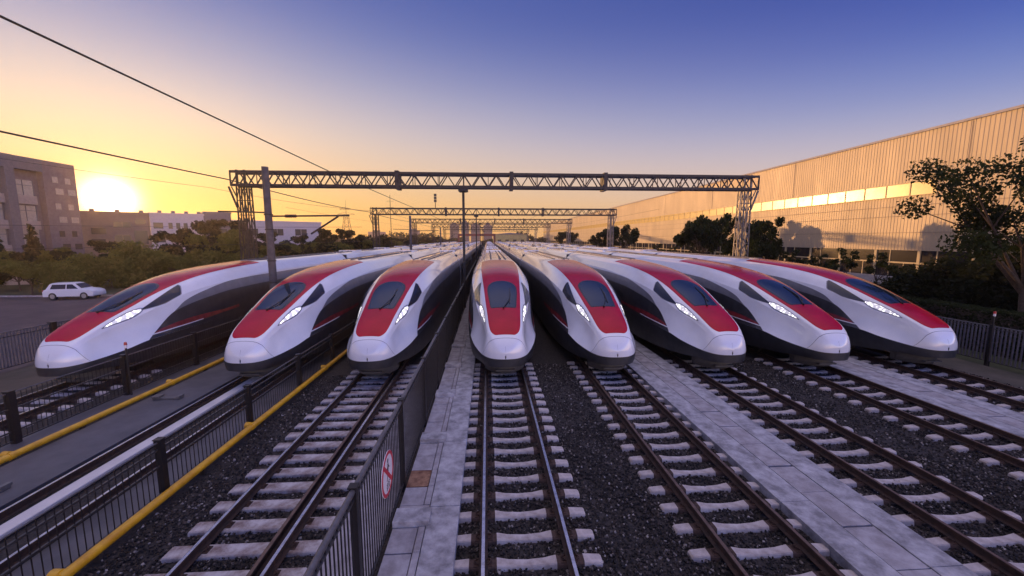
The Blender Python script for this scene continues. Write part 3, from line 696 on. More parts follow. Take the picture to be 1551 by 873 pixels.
def make_gantry():
    o = empty('catenary_gantry', (0, 0, -.4)); kids[o.name] = []
    zb, zt = 9.35+.0, 10.3
    zb, zt = 9.15+.4, 10.1+.4
    b = MB(); x0, x1 = GX0-.65, GX1+.8; d = .45
    for z in (zb, zt):
        for y in (-d, d): b.bar((x0,y,z),(x1,y,z), .17, .17)
    x = x0; i = 0; st = .62
    while x < x1-.01:
        xn = min(x+st, x1)
        for y in (-d, d):
            if i % 2 == 0: b.bar((x,y,zb),(xn,y,zt), .075)
            else: b.bar((x,y,zt),(xn,y,zb), .075)
            if i % 3 == 0: b.bar((x,y,zb),(x,y,zt), .05)
        if i % 2 == 0: b.bar((x,-d,zb),(xn,d,zb), .045); b.bar((x,-d,zt),(xn,d,zt), .045)
        x = xn; i += 1
    b.bar((x1,-d,zb),(x1,-d,zt),.08); b.bar((x0,-d,zb),(x0,-d,zt),.08)
    b.build('truss_beam', M['steel'], o)
    for x in (GX0, GX1):
        q = MB(); lattice_column(q, x-.27, 0, 0, zb, .46, .34, .05); lattice_column(q, x+.27, 0, 0, zb, .46, .34, .05)
        q.bar((x-.27,-.3,zb),(x-.27,-.3,zt+.15),.13); q.bar((x+.27,-.3,zb),(x+.27,-.3,zt+.15),.13)
        sgn = -1 if x < 0 else 1
        q.bar((x+sgn*.4,-.3,zb-1.6),(x+sgn*.9,-.3,zb-.1),.1); q.bar((x+sgn*.4,-.3,zb-.8),(x+sgn*.7,-.3,zb-.1),.06)
        q.build('lattice_column', M['galv' if x > 0 else 'steel'], o)
    q = MB(); q.bar((GXM,0,0),(GXM,0,zb),.18,.18); q.bar((GXM-.25,0,zb-.35),(GXM+.25,0,zb-.35),.06); q.box(GXM-.35,GXM+.35,-.5,.5,zb-.3,zb-.1); q.build('middle_column', M['wire'], o)
    for x in (-7.3, 1.2, 8.4):
        q = MB(); q.box(x-.14,x+.14,-.55,.55,zb-.2,zt+.18); q.build('joint_plate', M['steel'], o)
    return o
GY = [31, 65.5, 100, 134.5, 169, 203.5]
GN = ['nearest tall lattice catenary gantry spanning all eight trains', 'second catenary gantry, about half as wide in the picture as the nearest', 'third catenary gantry behind the second one',
      'fourth catenary gantry far along the trains', 'fifth catenary gantry far along the trains', 'sixth and farthest catenary gantry near the vanishing point']
g0 = make_gantry()
for i, y in enumerate(GY):
    g = g0 if i == 0 else copy_tree(g0); g.location = (0, y, -.4); tag(g, GN[i], 'gantry', 'lattice gantries across the tracks')

# concrete masts with arms
def mast(x, y, h, label, arm=True):
    o = empty('catenary_mast', (x, y, -.35)); kids[o.name] = []; tag(o, label, 'mast', 'concrete masts left of the second track')
    b = MB(); b.tube((0,0,0),(0,0,h+.35),.21,.165,n=20); b.build('pole', M['pole'], o)
    q = MB()
    for z in (3.2, 4.4, 6.1, 6.9): q.tube((0,0,z),(0,0,z+.07),.222,.22,n=16)
    q.build('clamp_band', M['steel'], o)
    if arm:
        a = MB(); a.tube((.2,0,6.85),(4.3,0,6.9),.045,n=8); a.tube((.2,0,5.2),(2.0,0,5.9),.03,n=6); a.tube((2.2,0,4.8+1.1),(3.7,0,6.85),.05,n=8)
        a.tube((-.2,0,7.05),(-2.6,0,7.1),.04,n=8); a.build('cantilever_arm', M['steel'], o)
        i_ = MB()
        for k in range(6): i_.tube((.9+k*.1,0,6.86),(.95+k*.1,0,6.86),.09,n=10)
        i_.build('insulator', M['insul'], o)
mast(-12.5, 22.6, 9.1, 'nearest thick concrete mast standing between the two leftmost trains')
mast(-12.5, 62.6, 8.8, 'second concrete mast from the camera, behind the second gantry\'s left end')
mast(-12.5, 102, 8.1, 'third and farthest concrete mast left of the central gantry columns')

def wire(label, pts, r, sag=0, group=None):
    b = MB(); P = []
    for (a, c) in zip(pts[:-1], pts[1:]):
        a = Vector(a); c = Vector(c)
        for k in range(12):
            t = k/12; p = a.lerp(c, t); p.z -= sag*4*t*(1-t); P.append(p)
    P.append(Vector(pts[-1])); b.path(P, [r]*len(P), n=6)
    return tag(b.build('overhead_wire', M['wire']), label, 'wire', group)
wire('upper thick overhead wire crossing the upper left sky down to the nearest gantry beam', [(-12.26,-30,11.4),(-12.26,31,10.22),(-12.26,65.5,10.15),(-12.26,100,10.1),(-12.26,203,10.1)], .035, .03)
wire('lower thick overhead wire ending at the left end of the nearest gantry', [(-19.6,-20,9.75),(-19.6,31,9.6),(-19.6,65.5,9.55),(-19.6,100,9.5),(-19.6,203,9.5)], .04, .25)
wire('faint thin wire across the glow left of the gantry', [(-75,40,17.5),(-40,60,12.5),(-19,66,9.7)], .02, .4)
wire('faint thin wire in front of the low office blocks', [(-60,30,6.6),(-19,60,7.0)], .02, .2)
wire('lowest thin wire running before the left buildings and trees', [(-70,36,4.0),(-19.5,62,4.9)], .022, .15)
for i, x in enumerate(TX):
    wire(f'thin contact wire high above the {TN[i]}', [(x,31,7.6),(x,65.5,7.6),(x,100,7.6),(x,134.5,7.6),(x,203,7.6)], .008, .1, 'thin contact wires above the trains')

# ------------------------------------------------------------------ warehouse at the right
wh = empty('warehouse', (50, 12, -.4), label='huge low-sun lit warehouse with ribbed metal cladding and a clerestory strip behind the right trees', cat='warehouse'); kids[wh.name] = []
def ribbed(y0, y1, z0, z1, pitch=.4, depth=.028):
    b = MB(); y = y0; P0 = []; 
    while y < y1:
        for dy, dx in ((0,0),(.5,0),(.6,-1),(.9,-1)): P0.append((dx*depth, y+dy*pitch))
        y += pitch
    b.grid([[(x, yy, z0) for x, yy in P0], [(x, yy, z1) for x, yy in P0]], smooth=False, flip=False); return b
H0 = .4
W1 = 360-12
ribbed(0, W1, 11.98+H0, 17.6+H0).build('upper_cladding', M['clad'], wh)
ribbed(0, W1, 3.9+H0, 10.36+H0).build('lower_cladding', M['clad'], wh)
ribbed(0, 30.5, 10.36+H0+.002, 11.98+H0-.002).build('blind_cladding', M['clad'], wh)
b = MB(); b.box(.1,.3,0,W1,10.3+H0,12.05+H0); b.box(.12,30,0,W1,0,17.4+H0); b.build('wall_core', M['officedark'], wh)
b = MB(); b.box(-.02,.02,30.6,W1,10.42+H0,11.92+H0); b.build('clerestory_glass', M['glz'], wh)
b = MB(); y = 30.6
while y < W1: b.box(-.07,.03,y,y+.1,10.42+H0,11.92+H0); y += 2.9
b.box(-.09,.0,30.6,W1,11.9+H0,12.0+H0); b.box(-.12,.0,30.6,W1,10.34+H0,10.44+H0); b.build('clerestory_frame', M['mull'], wh)
b = MB(); b.box(-.2,.5,-.2,W1,17.6+H0,17.85+H0); b.build('roof_edge', M['lowwall'], wh)
b = MB(); 
for z in (9.2, 8.0, 6.0): b.box(-.075,-.062,0,W1,z+H0,z+.05+H0)
for y in np.arange(4, W1, 24): b.box(-.072,-.05,y,y+.07,12.1+H0,17.5+H0)
b.build('cladding_joint', M['officelight'], wh)
b = MB(); b.box(.02,.06,0,W1,.6+H0,3.88+H0); b.build('ground_floor_glazing', M['dglass'], wh)
b = MB(); y = 0; k_ = 0
while y < W1:
    w = .32 if k_ % 3 == 0 else .1
    b.box(-.1,.02,y,y+w,.6+H0,3.88+H0) if w > .2 else b.box(-.04,.02,y,y+w,.6+H0,2.3+H0 if k_ % 3 == 1 else 3.88+H0)
    y += 1.75; k_ += 1
b.box(-.06,.02,0,W1,2.3+H0,2.48+H0); b.build('mullion_grid', M['mull'], wh)
b = MB(); b.box(-.35,.1,0,W1,-.05,.6+H0); b.build('base_wall', M['lowwall'], wh)

# ------------------------------------------------------------------ buildings at the left
def facade_office():
    o = empty('office_building', (-70, 73, -.4), label='tall brick and grey office block at the left edge with big recessed glazed bays', cat='building'); kids[o.name] = []
    H = 17.9; Y0 = -36
    # body cut as boxes around the recesses; local y from Y0 to 0, face on x=0
    b = MB(); b.box(-16,-.9,Y0,0,0,H-.3); b.box(-.9,0,-5.0,0,0,H); b.build('brick_wall', M['officewall'], o)
    b = MB(); b.box(-.9,.25,-10.2,-9.0,0,H); b.box(-.9,.247,Y0,-10.203,H-1.9,H-.003); b.box(-.9,.1,-8.997,-5.003,H-1.9,H-.003)
    for k in range(1, 3): b.box(-.9,.25,-10.2-9.0*k,-9-9.0*k,0,H-1.9)
    b.build('frame_wall', M['officedark'], o)
    fl = [1.2, 4.8, 8.4, 12.2]
    b = MB()
    for z in fl:
        for y0 in (-9.0, -18.0, -27): b.box(-.88,-.12,y0 if y0 == -9 else y0+0.0,y0+2.9 if y0 == -9 else y0+7.7,z-1.3,z+.0)
    b.build('spandrel', M['officelight'], o)
    for z in fl:
        for (ya, yb) in ((-8.9,-6.1),(-17.9,-10.4),(-26.9,-19.4)):
            f = MB(); f.box(-.6,-.55,ya,yb,z,z+2.3); f = f.build('bay_window', M['winpale'], o); kids[f.name] = []
            g = MB(); n = max(2, int((yb-ya)/.95))
            for k in range(n+1): yy = ya+(yb-ya)*k/n; g.box(-.54,-.48,yy-.04,yy+.04,z,z+2.3)
            g.box(-.54,-.48,ya,yb,z+1.5,z+1.58); g.build('frame', M['officedark'], f)
    for j, z in enumerate((1.4,3.9,6.0,8.3,10.4,12.8,14.6)):
        for y0 in (-3.7+(j%2)*.3, -1.75+(j%2)*.25):
            wd = 1.15 if j % 2 else .8
            f = MB(); f.box(-.02,.05,y0,y0+wd,z,z+.95); f = f.build('small_window', M['winpale' if j > 2 else 'windark'], o)
    # end wall windows
facade_office()
def low_block(x, y, ang_, L, D, H, wall, label, rows, roofbits=True, z0=-.4):
    o = empty('office_block', (x, y, z0), ang_); tag(o, label, 'building'); kids[o.name] = []
    MB().box(0,L,0,D,0,H).build('wall', wall, o)
    b = MB().box(-.15,L+.15,-.15,D+.15,H+.002,H+.35); b.build('parapet', M['officedark'] if wall is M['officewall'] else wall, o)
    for (x0, x1, za, zb) in rows:
        f = MB().box(x0,x1,-.06,.02,za,zb).build('window', M['windark'], o); kids[f.name] = []
        g = MB().box(x0-.06,x1+.06,-.1,-.03,za-.12,za); n = max(1,int((x1-x0)/1.2))
        for k in range(1, n): xx = x0+(x1-x0)*k/n; g.box(xx-.03,xx+.03,-.09,-.061,za,zb)
        g.build('frame', wall, f)
    if roofbits:
        for xx in np.linspace(L*.15, L*.9, 4): MB().box(xx,xx+.7,D*.3,D*.3+.7,H+.35,H+1.0).build('roof_vent', M['officedark'], o)
    return o
A_ = R(38)
low_block(-85.5, 82, A_, 15.1, 12, 10.9, M['officetan'], 'brown low office block right of the tall office, right under the setting sun',
   [(6.3,8.4,6.6,7.9),(9.6,12.2,8.0,9.2),(12.9,14.6,8.8,9.9),(6.2,8.2,4.2,5.6),(9.6,12,5.0,6.4),(12.6,14.7,4.6,7.4)])
low_block(-73.5, 91.4, A_, 9.3, 11, 11.0, M['whitewall'], 'white low office block with rows of small dark windows beside the brown one',
   [(.5,2.1,7.9,9.2),(3.0,3.7,7.9,9.2),(4.3,5.0,7.9,9.2),(5.6,6.3,7.9,9.2),(6.9,7.6,7.9,9.1),(8.2,8.8,7.9,9.0),(.6,2.3,4.9,6.2),(3.2,3.9,4.9,6.0),(4.8,8.6,4.6,6.2)])
low_block(-66.3, 97.4, A_, 5.2, 6, 11.6, M['officedark'], 'small dark roofed block right of the white low office block', [(1,2,6,8),(3,4.2,6,8)], False)
low_block(-67, 108, A_, 22, 10, 10.2, M['whitewall'], 'pale farther block seen above the trees left of the gantry column', [(3,6,6.6,8.4),(9,12,6.6,8.4),(15,18,6.6,8.4)], False)
# white site wall beyond the car park
o = empty('site_wall', (-62, 51, -.4), R(26), label='long low white boundary wall beyond the parked white car', cat='wall'); kids[o.name] = []
MB().box(-30,9,0,.25,0,.9).build('wall_panel', M['whitewall'], o); o.scale = (1,1,1.5); MB().box(-30,9,-.05,.3,.902,1.0).build('coping', M['slab2'], o)

# far skyline
for k_, (x, y, w, h, lab) in enumerate([(-50,600,13,27,'hazy reddish tower on the horizon, leftmost of the city towers'),(-34,600,11,30,'second hazy tower on the horizon left of the central gantry column'),
        (-19,600,13,27,'third hazy tower on the horizon just right of the central gantry column'),(0,600,13,26,'fourth hazy tower above the train roofs'),(-110,600,14,18,'small hazy block on the horizon beyond the pylon'),(-165,600,22,16,'broad hazy block on the horizon left of the pylon')]):
    o = empty('city_tower', (x, y, -.4), label=lab, cat='building'); tag(o, group='far city buildings'); kids[o.name] = []
    MB().box(-w/2,w/2,0,14,0,h).build('tower_wall', M['cityt'], o); MB().box(-w/4,w/5,3,9,h,h+2.4).build('roof_hut', M['cityt'], o)
    wm_ = MB().box(0,1.1,-.05,.01,0,1.3).mesh('window', M['windark']); ws_ = [(xx, z) for z in np.arange(3, h-1, 3) for xx in np.arange(-w/2+1.5, w/2-1.5, 2.4)]
    for xx, z in ws_[:60]: q = link('window', wm_, o); q.location = (xx, 0, z)
# low red shed bridge and yellow lit shed far down the line
o = empty('footbridge', (-9, 235, -.4), label='far dull red beam bridge over the tracks near the vanishing point', cat='bridge'); kids[o.name] = []
MB().box(-9,13,0,1.5,7.3,8.6).build('deck', M['beamred'], o)
for x in (-9, 12): MB().box(x,x+1,0,1.5,0,7.3).build('pier', M['beamred'], o)
o = empty('shed', (12, 260, -.4), label='small pale yellow shed catching the sun far behind the right trains', cat='building'); kids[o.name] = []
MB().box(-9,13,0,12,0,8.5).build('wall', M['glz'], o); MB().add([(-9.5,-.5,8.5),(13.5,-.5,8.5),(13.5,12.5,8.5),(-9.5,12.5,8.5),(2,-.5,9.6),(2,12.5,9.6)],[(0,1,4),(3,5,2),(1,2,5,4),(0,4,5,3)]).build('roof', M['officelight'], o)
for x in (-6,-1,4,9): MB().box(x,x+2.2,-.06,.02,3.5,5.2).build('window', M['windark'], o)
# pylon, tall mast
def pylon(x, y, h, w, label):
    o = empty('lattice_pylon', (x, y, -.4), label=label, cat='pylon'); kids[o.name] = []
    b = MB(); lattice_column(b, 0, 0, 0, h*.72, w, w*.28, .1); b.tube((0,0,h*.7),(0,0,h),.12,.05,n=6); b.build('lattice_tower', M['steel'], o)
    q = MB()
    for z, l_ in ((h*.72, w*.75), (h*.82, w*.55)): q.bar((-l_,0,z),(l_,0,z),.18); q.bar((-l_,0,z),(0,0,z+1.2),.08); q.bar((l_,0,z),(0,0,z+1.2),.08)
    q.build('cross_arm', M['steel'], o)
pylon(-76, 220, 26, 6, 'distant lattice power pylon against the yellow sky')
o = empty('antenna_mast', (-29, 120, -.4), label='slim tall antenna mast just right of the distant pylon', cat='mast'); kids[o.name] = []
MB().tube((0,0,0),(0,0,18.4),.14,.06,n=8).build('pole', M['steel'], o); q = MB()
for z in (16.6, 14.8): q.bar((-1.1,0,z),(1.1,0,z),.06)
q.build('cross_arm', M['steel'], o)
# signal on second gantry
o = empty('signal_head', (-8.9, 65, 10.1), label='small dark three-lamp signal head standing on the second gantry beam', cat='signal'); kids[o.name] = []
MB().tube((0,0,0),(0,0,1.0),.06,n=6).build('stem', M['steel'], o); q = MB()
for z in (1.0,1.45,1.9): q.box(-.2,.2,-.15,.15,z,z+.38)
q.build('lamp_box', M['frame'], o)

# ------------------------------------------------------------------ trees
def leaf_cloud(centres, radii, n_per, size, seed, flat=1.0):
    r = np.random.default_rng(seed); C_ = []
    for c, rad, n in zip(centres, radii, n_per):
        d = r.normal(size=(n,3)); d /= np.linalg.norm(d, axis=1)[:,None]
        C_.append(np.array(c)+d*(r.random((n,1))**.45)*rad*np.array([1,1,flat]))
    P = np.concatenate(C_); n = len(P)
    a = r.normal(size=(n,3)); a /= np.linalg.norm(a,axis=1)[:,None]; b = np.cross(a, r.normal(size=(n,3))); b /= np.linalg.norm(b,axis=1)[:,None]
    s = size*r.uniform(.55,1.3,(n,1)); a = a*s; b = b*s*.62
    V = np.stack([P-a, P-b*.9+a*.1, P+a, P+b*.9+a*.1], 1).reshape(-1,3)
    F = np.arange(4*n).reshape(-1,4); return V, F
def crown_mesh(name, V, F, m):
    me = bpy.data.meshes.new(name); me.from_pydata(V.tolist(), [], F.tolist()); me.materials.append(m); return me
def tree_proto(seed, h, cr, trunk_h, nb, leaves, size, m, spread=1.0, zlow=None):
    r = random.Random(seed); b = MB(); cs_ = []; rad = []
    top = Vector((r.uniform(-.2,.2), r.uniform(-.2,.2), trunk_h)); r0 = .03*h*(.55 if leaves < 20000 else .3)
    b.path([(0,0,-.1),(0.02,0,trunk_h*.5),top], [r0*1.25, r0, r0*.85], n=9)
    for k in range(nb):
        az = 2*math.pi*k/nb*1.0+r.uniform(-.35,.35); el = r.uniform(.25,1.25)
        L = cr*r.uniform(.65,1.05)*(1.1 if el < .8 else 1)
        z_end = trunk_h+(h-trunk_h)*r.uniform(.25,.93)*(.55+.45*math.sin(el))
        end = Vector((math.cos(az)*L*math.cos(el)**.6*spread, math.sin(az)*L*math.cos(el)**.6*spread, z_end))
        st = top*r.uniform(.8,1.0); mid = st.lerp(end,.5)+Vector((r.uniform(-.3,.3),r.uniform(-.3,.3),r.uniform(-.1,.5)))
        b.path([st,mid,end],[r0*.5,r0*.28,r0*.1],n=6)
        cs_.append(end); rad.append(cr*r.uniform(.17,.3)); cs_.append(mid.lerp(end,.55)+Vector((r.uniform(-.6,.6),r.uniform(-.6,.6),r.uniform(.1,.6)))*cr*.25); rad.append(cr*r.uniform(.15,.25))
        for j in range(2):
            e2 = mid.lerp(end, r.uniform(.3,.8))+Vector((r.uniform(-1,1),r.uniform(-1,1),r.uniform(-.2,.8)))*cr*.42
            b.path([mid,mid.lerp(e2,.5),e2],[r0*.22,r0*.15,r0*.06],n=5); cs_.append(e2); rad.append(cr*r.uniform(.16,.3))
    vol = np.array(rad)**2; npl = np.maximum(8,(leaves*vol/vol.sum()).astype(int))
    V, F = leaf_cloud([tuple(c) for c in cs_], rad, npl, size, seed, .8)
    return b.mesh('trunk', M['bark']), crown_mesh('crown', V, F, m)
def shrub_proto(seed, h, cr, leaves, size, m, conic=False):
    r = random.Random(seed); b = MB(); cs_ = []; rad = []
    b.path([(0,0,-.1),(0,0,h*.5),(0,0,h*.9)],[.02*h,.014*h,.004*h],n=6)
    n = 26
    for k in range(n):
        z = h*(.08+.88*k/n); w = cr*((1-z/h)**.75 if conic else math.sin(math.pi*min(.97,.18+.8*z/h))**.7)
        az = k*2.4; d = w*r.uniform(.1,.6)
        e = Vector((math.cos(az)*d, math.sin(az)*d, z)); cs_.append(e); rad.append(max(.12*cr, w*r.uniform(.35,.62)))
        b.path([(0,0,max(0,z-.3*h*.4)), e*.6+Vector((0,0,z*.4)), e],[.006*h,.004*h,.002*h],n=4)
    vol = np.array(rad)**2; npl = np.maximum(8,(leaves*vol/vol.sum()).astype(int))
    V, F = leaf_cloud([tuple(c) for c in cs_], rad, npl, size, seed)
    return b.mesh('stem', M['bark']), crown_mesh('foliage', V, F, m)
PR = {}
PR['big'] = tree_proto(5, 10.9, 3.5, 2.6, 13, 16000, .1, M['leaf'], 1.0)
PR['a'] = tree_proto(11, 9.0, 3.6, 2.4, 9, 7000, .2, M['leaf'])
PR['b'] = tree_proto(12, 9.0, 3.4, 2.2, 9, 7000, .2, M['leaf'])
PR['c'] = tree_proto(13, 9.0, 3.8, 2.0, 10, 8000, .24, M['leaf2'])
PR['d'] = tree_proto(14, 9.0, 3.6, 2.0, 10, 8000, .24, M['leafdark'])
PR['cone'] = shrub_proto(15, 9, 2.2, 5000, .22, M['leafdark'], True)
PR['s1'] = shrub_proto(16, 4, 2.4, 5000, .13, M['leaf2'])
PR['s2'] = shrub_proto(17, 4, 2.3, 5000, .13, M['leafdark'])
PR['sap'] = tree_proto(18, 5, 1.3, 2.2, 6, 1200, .12, M['leaf'])
PR['bush'] = shrub_proto(19, 2.2, 1.5, 6000, .07, M['leafdark'])
TOP = {k_: max(v.co.z for v in m_[1].vertices) for k_, m_ in PR.items()}
print('TOPS', {k_: round(v, 2) for k_, v in TOP.items()})
def tree(kind, x, y, h, label, cat='tree', group=None, z=-.4, sx=1.0, rz=None, true_h=False):
    base = TOP[kind] if x > 0 or kind in ('big','sap') else {'big':10.9,'a':9,'b':9,'c':9,'d':9,'cone':9,'s1':4,'s2':4,'sap':5,'bush':2.2}[kind]
    nm = {'cone':'conifer_tree','s1':'shrub','s2':'shrub','bush':'shrub'}.get(kind,'leafy_tree')
    o = empty(nm, (x,y,z), random.uniform(0,6.28) if rz is None else rz); s = h/base; o.scale = (s*sx, s*sx, s); tag(o, label, cat, group); kids[o.name] = []
    tk, cr = PR[kind]; link('trunk' if nm != 'shrub' else 'stem', tk, o); link('crown' if nm != 'shrub' else 'foliage', cr, o)
    return o
# right side
tree('big', 29.2, 20.0, 12.2, 'large open-crowned tree at the right edge of the photo', rz=.4)
tree('a', 32.0, 59.0, 9.4, 'round leafy tree directly left of the nearest gantry\'s right column', rz=1.0, sx=.74)
tree('b', 31.5, 49.0, 9.0, 'bushy tree just behind the nearest gantry\'s right column', rz=2.0, sx=.74)
tree('b', 31.0, 44.0, 8.2, 'leafy tree just right of the nearest gantry\'s right column', rz=4.2, sx=.74)
tree('b', 40.5, 73.0, 9.8, 'tall tree close to the warehouse wall behind the round leafy tree', rz=.7, sx=.8)
tree('a', 32, 94, 9.3, 'round tree right of the second gantry\'s right column', rz=3.1, sx=.74)
tree('b', 31.5, 108, 8.6, 'dark tree just left of the second gantry\'s right column', rz=.2, sx=1.1)
tree('a', 32, 165, 8.9, 'farthest round dark tree in front of the warehouse', rz=5)
for i, (x, y, h) in enumerate([(34,36.5,4.9),(34,39.5,4.2),(33.5,42.5,4.6),(34.5,33.5,4.6),(34,66,4.6),(34,72,4.4),(34,79,4.8)]):
    tree('sap', x, y, h, f'{ORD[i]} slim young sapling counted rightward to leftward before the warehouse glazing' if i > 6 else ['young sapling before the warehouse glazing, right of the tree shadows','thin sapling second from the right-hand sapling','thin sapling under the right end of the big wall shadow','slim sapling beside the round bush and parked car','small sapling left of the round leafy tree','small sapling below the leftmost wall shadow','far small sapling beside the third right-hand tree'][i], group='saplings before the warehouse')
tree('bush', 30.3, 28.2, 2.9, 'round clipped dark bush beside the parked silver car', 'shrub')
for i, (x, y, h) in enumerate([(30.2,27.0,3.9),(31.0,25.4,4.6),(31.2,23.7,4.3),(31.4,22.2,4.7),(31.6,20.4,4.6),(32,18.4,4.9),(34,24.5,4.8),(34.5,21,5)]):
    tree('s2', x, y, h, ['leftmost dark shrub behind the hedge, nearest the silver car','tall dark shrub second from the silver car','middle dark shrub of the row behind the hedge','dark shrub just left of the big right-hand tree trunk','dark shrub just right of the big tree trunk','dark shrub at the right edge of the photo','rear dark shrub behind the middle of the row','rear dark shrub behind the big tree trunk'][i], 'shrub', 'dark shrubs behind the right hedge', sx=1.15)
for i, (y) in enumerate(range(70, 330, 13)):
    tree('s2', 27+random.uniform(-1,2), y, random.uniform(1.9,2.7), f'{ORD[i]} low dark shrub, counting from the camera, between rightmost train and warehouse', 'shrub', 'far shrubs right of the trains', sx=1.7)
# hedge
def hedge(x0, x1, y0, y1, h, label, n):
    o = empty('hedge', ((x0+x1)/2, y0, -.4)); tag(o, label, 'hedge'); kids[o.name] = []
    q = MB().box(-(x1-x0)/2+.12,(x1-x0)/2-.12,0,y1-y0,0,h-.12); q.build('branch_core', M['bark'], o)
    r = np.random.default_rng(5); P = np.column_stack([r.uniform(-(x1-x0)/2,(x1-x0)/2,n), r.random(n)**1.6*(y1-y0), r.uniform(.02,h,n)])
    k = r.random(n) < .5; P[k,2] = h-abs(r.normal(0,.06,k.sum())); k2 = ~k; P[k2,0] = -(x1-x0)/2+abs(r.normal(0,.07,k2.sum()))
    a = r.normal(size=(n,3)); a /= np.linalg.norm(a,axis=1)[:,None]; b = np.cross(a, r.normal(size=(n,3))); b /= np.linalg.norm(b,axis=1)[:,None]; a *= .07; b *= .05
    V = np.stack([P-a,P-b,P+a,P+b],1).reshape(-1,3); F = np.arange(4*n).reshape(-1,4)
    link('foliage', crown_mesh('foliage', V, F, M['hedge']), o)
hedge(24.0, 25.4, 6, 80, 2.15, 'long clipped green hedge behind the right outer fence', 45000)
# left side
LC = []
def ltree(kind, x, y, h, label, **k): tree(kind, x, y, h, label, group='trees and shrubs left of the trains', **k)
for i, (x, y, h) in enumerate([(-60.5,52.5,6.6),(-57,53,7.8),(-62,47,6.5)]):
    ltree('cone', x, y, h, ['dark conifer in front of the tall office block\'s brick part','taller dark conifer between office block and brown low block','dark conifer at the left edge before the office bays'][i])
# olive shrubs row (sunlit) beyond the white car
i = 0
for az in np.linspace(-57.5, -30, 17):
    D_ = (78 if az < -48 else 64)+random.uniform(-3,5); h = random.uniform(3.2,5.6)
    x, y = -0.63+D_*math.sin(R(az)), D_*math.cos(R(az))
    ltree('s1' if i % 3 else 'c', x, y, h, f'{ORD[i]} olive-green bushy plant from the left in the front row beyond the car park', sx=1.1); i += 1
i = 0
for az in np.linspace(-56, -17, 25):
    D_ = 72+random.uniform(-5,8)+max(0,(az+35))*1.6; h = random.uniform(4.2,6.0)*(1 if az < -36 else 1.3)
    if -35.5 < az < -31.5: h = 9.0
    x, y = -0.63+D_*math.sin(R(az)), D_*math.cos(R(az))
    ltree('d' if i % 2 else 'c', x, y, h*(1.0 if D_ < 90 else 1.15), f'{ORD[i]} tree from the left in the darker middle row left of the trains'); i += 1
i = 0
for y in np.linspace(62, 290, 27):
    x = -27-random.uniform(0,5)-(y-60)*.02
    ltree(('d','s2','c')[i % 3], x, y, random.uniform(4.6,6.6) if y < 120 else random.uniform(5.5,7.5), f'{ORD[i]} tree of the long row lining the leftmost train, counting from the camera', sx=1.25); i += 1
# a far wood closing the horizon
def far_wood():
    r = np.random.default_rng(9); n = 26000
    xs = r.uniform(-420, 260, n); ys = 330+r.uniform(0,60,n)
    h = 7+2.5*np.sin(xs*.07)+1.8*np.sin(xs*.23+1)+r.normal(0,.5,n)
    zs = r.random(n)*h
    k = (xs > -22)&(xs < 23); zs[k] *= .5
    P = np.column_stack([xs,ys,zs]); a = r.normal(size=(n,3)); a /= np.linalg.norm(a,axis=1)[:,None]; b = np.cross(a, r.normal(size=(n,3))); b /= np.linalg.norm(b,axis=1)[:,None]; a *= 1.1; b *= .8
    V = np.stack([P-a,P-b,P+a,P+b],1).reshape(-1,3); o = link('far_wood', crown_mesh('far_wood', V, np.arange(4*n).reshape(-1,4), M['leafdark']))
    tag(o, 'dark far wood along the horizon behind the trains', 'wood', kind='stuff')
far_wood()

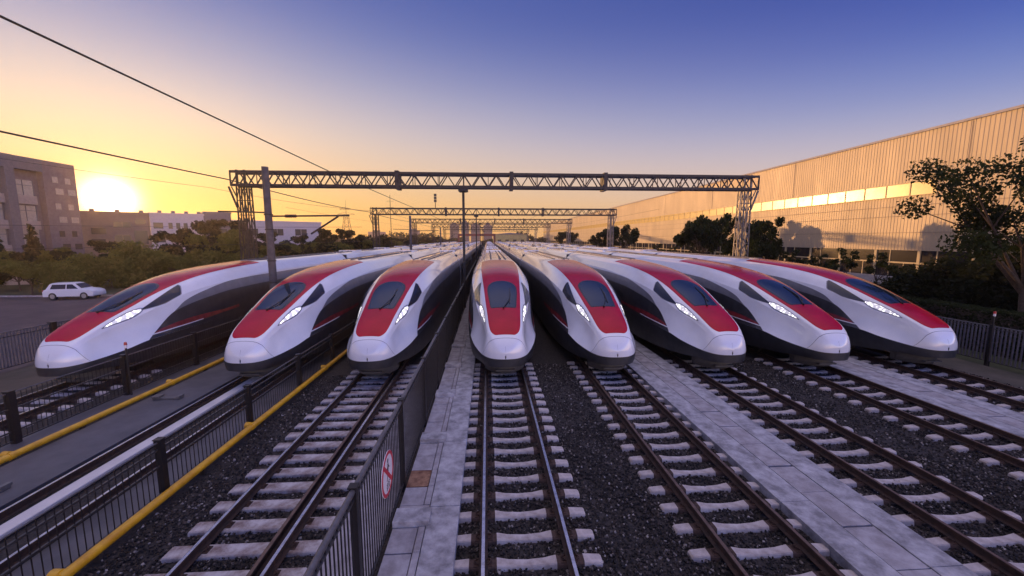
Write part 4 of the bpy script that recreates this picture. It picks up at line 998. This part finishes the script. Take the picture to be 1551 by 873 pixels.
# ------------------------------------------------------------------ cars
def car(x, y, rz, paint, label, suv=True):
    o = empty('parked_car', (x,y,-.4), rz, label=label, cat='car'); kids[o.name] = []; o.scale = (.84,.9,.95) if suv else (1,1,1)
    Lh = 2.3; prof = [(-2.3,.45),(-2.32,.8),(-2.2,1.0),(-2.05,1.05),(-1.75,1.55),(-1.5,1.66),(.15,1.66),(.5,1.6),(1.15,1.08),(1.9,.98),(2.2,.85),(2.32,.6),(2.3,.42)]
    if not suv: prof = [(-2.25,.4),(-2.3,.75),(-2.1,.98),(-1.5,1.02),(-1.05,1.38),(-.3,1.45),(.3,1.42),(1.0,1.0),(1.9,.88),(2.2,.7),(2.25,.4)]
    W = .92; P = []
    for px_, pz in prof:
        ins = max(0, (pz-1.0))*.32; P.append([(px_*.985,-W+ins+.05,pz*.99-.0),(px_,-W+ins+.12,pz),(px_,0,pz+.015),(px_,W-ins-.12,pz),(px_*.985,W-ins-.05,pz*.99)])
    b = MB().grid(P)
    for s in (-1,1):
        side_ = [(p[0 if s < 0 else 4]) for p in P]; low = [(q_[0], s*W, .95) if q_[2] > 1.0 else (q_[0], s*W, min(q_[2],.95)) for q_ in side_]
        b.grid([side_, low], smooth=False)
        poly = [(q_[0], s*W*.999, q_[2]) for q_ in low]
        bot = [(q_[0], s*W*.999, .34) for q_ in low]; b.grid([poly, bot], smooth=False)
    b.grid([[(P[0][0][0],-W,.34),(P[0][0][0],W,.34)],[(P[0][0][0],-W,.5),(P[0][0][0],W,.5)]]); b.grid([[(P[-1][0][0],-W,.34),(P[-1][0][0],W,.34)],[(P[-1][0][0],-W,.5),(P[-1][0][0],W,.5)]])
    b.build('body', paint, o)
    g = MB()
    for s in (-1,1):
        yy = s*(W-.125)
        g.add([(-1.6,s*(W-.03),1.08),(-.2,s*(W-.03),1.08),(-.2,yy-.02*s,1.52),(-1.42,yy-.02*s,1.52)] if suv else [(-1.1,s*(W-.03),1.04),(-.1,s*(W-.03),1.04),(-.1,yy,1.34),(-.8,yy,1.34)], [(0,1,2,3)])
        g.add([(-.1,s*(W-.03),1.08),(.95,s*(W-.03),1.08),(.4,yy-.02*s,1.52),(-.1,yy-.02*s,1.52)] if suv else [(0,s*(W-.03),1.04),(.85,s*(W-.03),1.04),(.3,yy,1.34),(0,yy,1.34)], [(0,1,2,3)])
    if suv: g.add([(-2.07,-.72,1.1),(-2.07,.72,1.1),(-1.8,.6,1.52),(-1.8,-.6,1.52)],[(0,1,2,3)]); g.add([(1.14,-.74,1.13),(1.14,.74,1.13),(.56,.62,1.57),(.56,-.62,1.57)],[(0,1,2,3)])
    g.build('window_glass', M['dglass'], o)
    for wx in (-1.42, 1.42):
        for s in (-1,1):
            w = MB().tube((wx,s*.72,.36),(wx,s*.94,.36),.36,n=22).build('wheel', M['tyre'], o); kids[w.name] = []
            MB().tube((wx,s*.94,.36),(wx,s*.955,.36),.22,n=16).build('rim', M['rim'], w)
    for s in (-1,1):
        MB().box(-2.34,-2.24,s*.72-.12,s*.72+.12,.8,.98).build('tail_light', M['tail'], o); MB().box(2.2,2.31,s*.66-.16,s*.66+.16,.62,.78).build('headlight', M['signwhite'], o)
car(-40.0, 40.0, R(10), M['carwhite'], 'white estate car parked on the road beyond the leftmost train')
car(33.5, 29.5, R(60), M['carblue'], 'silver blue car half hidden behind the hedge right of the round bush', False)

# ------------------------------------------------------------------ warm evening haze
hz = MB().box(-520, 520, -110, 720, -1.42, 32).build('haze', [])
tag(hz, kind='stuff')
hm = bpy.data.materials.new('haze'); hm.use_nodes = True; ht = hm.node_tree
for n_ in list(ht.nodes): ht.nodes.remove(n_)
ho = ht.nodes.new('ShaderNodeOutputMaterial'); hv = ht.nodes.new('ShaderNodeVolumePrincipled')
hv.inputs['Color'].default_value = (.95,.85,.78,1); hv.inputs['Density'].default_value = HAZE; hv.inputs['Anisotropy'].default_value = .72
ht.links.new(hv.outputs[0], ho.inputs['Volume']); hz.data.materials.append(hm)
for o_ in bpy.data.objects:
    l_ = o_.get('label')
    if l_ and not (4 <= len(l_.split()) <= 16): print('LABEL LENGTH', len(l_.split()), o_.name, l_)
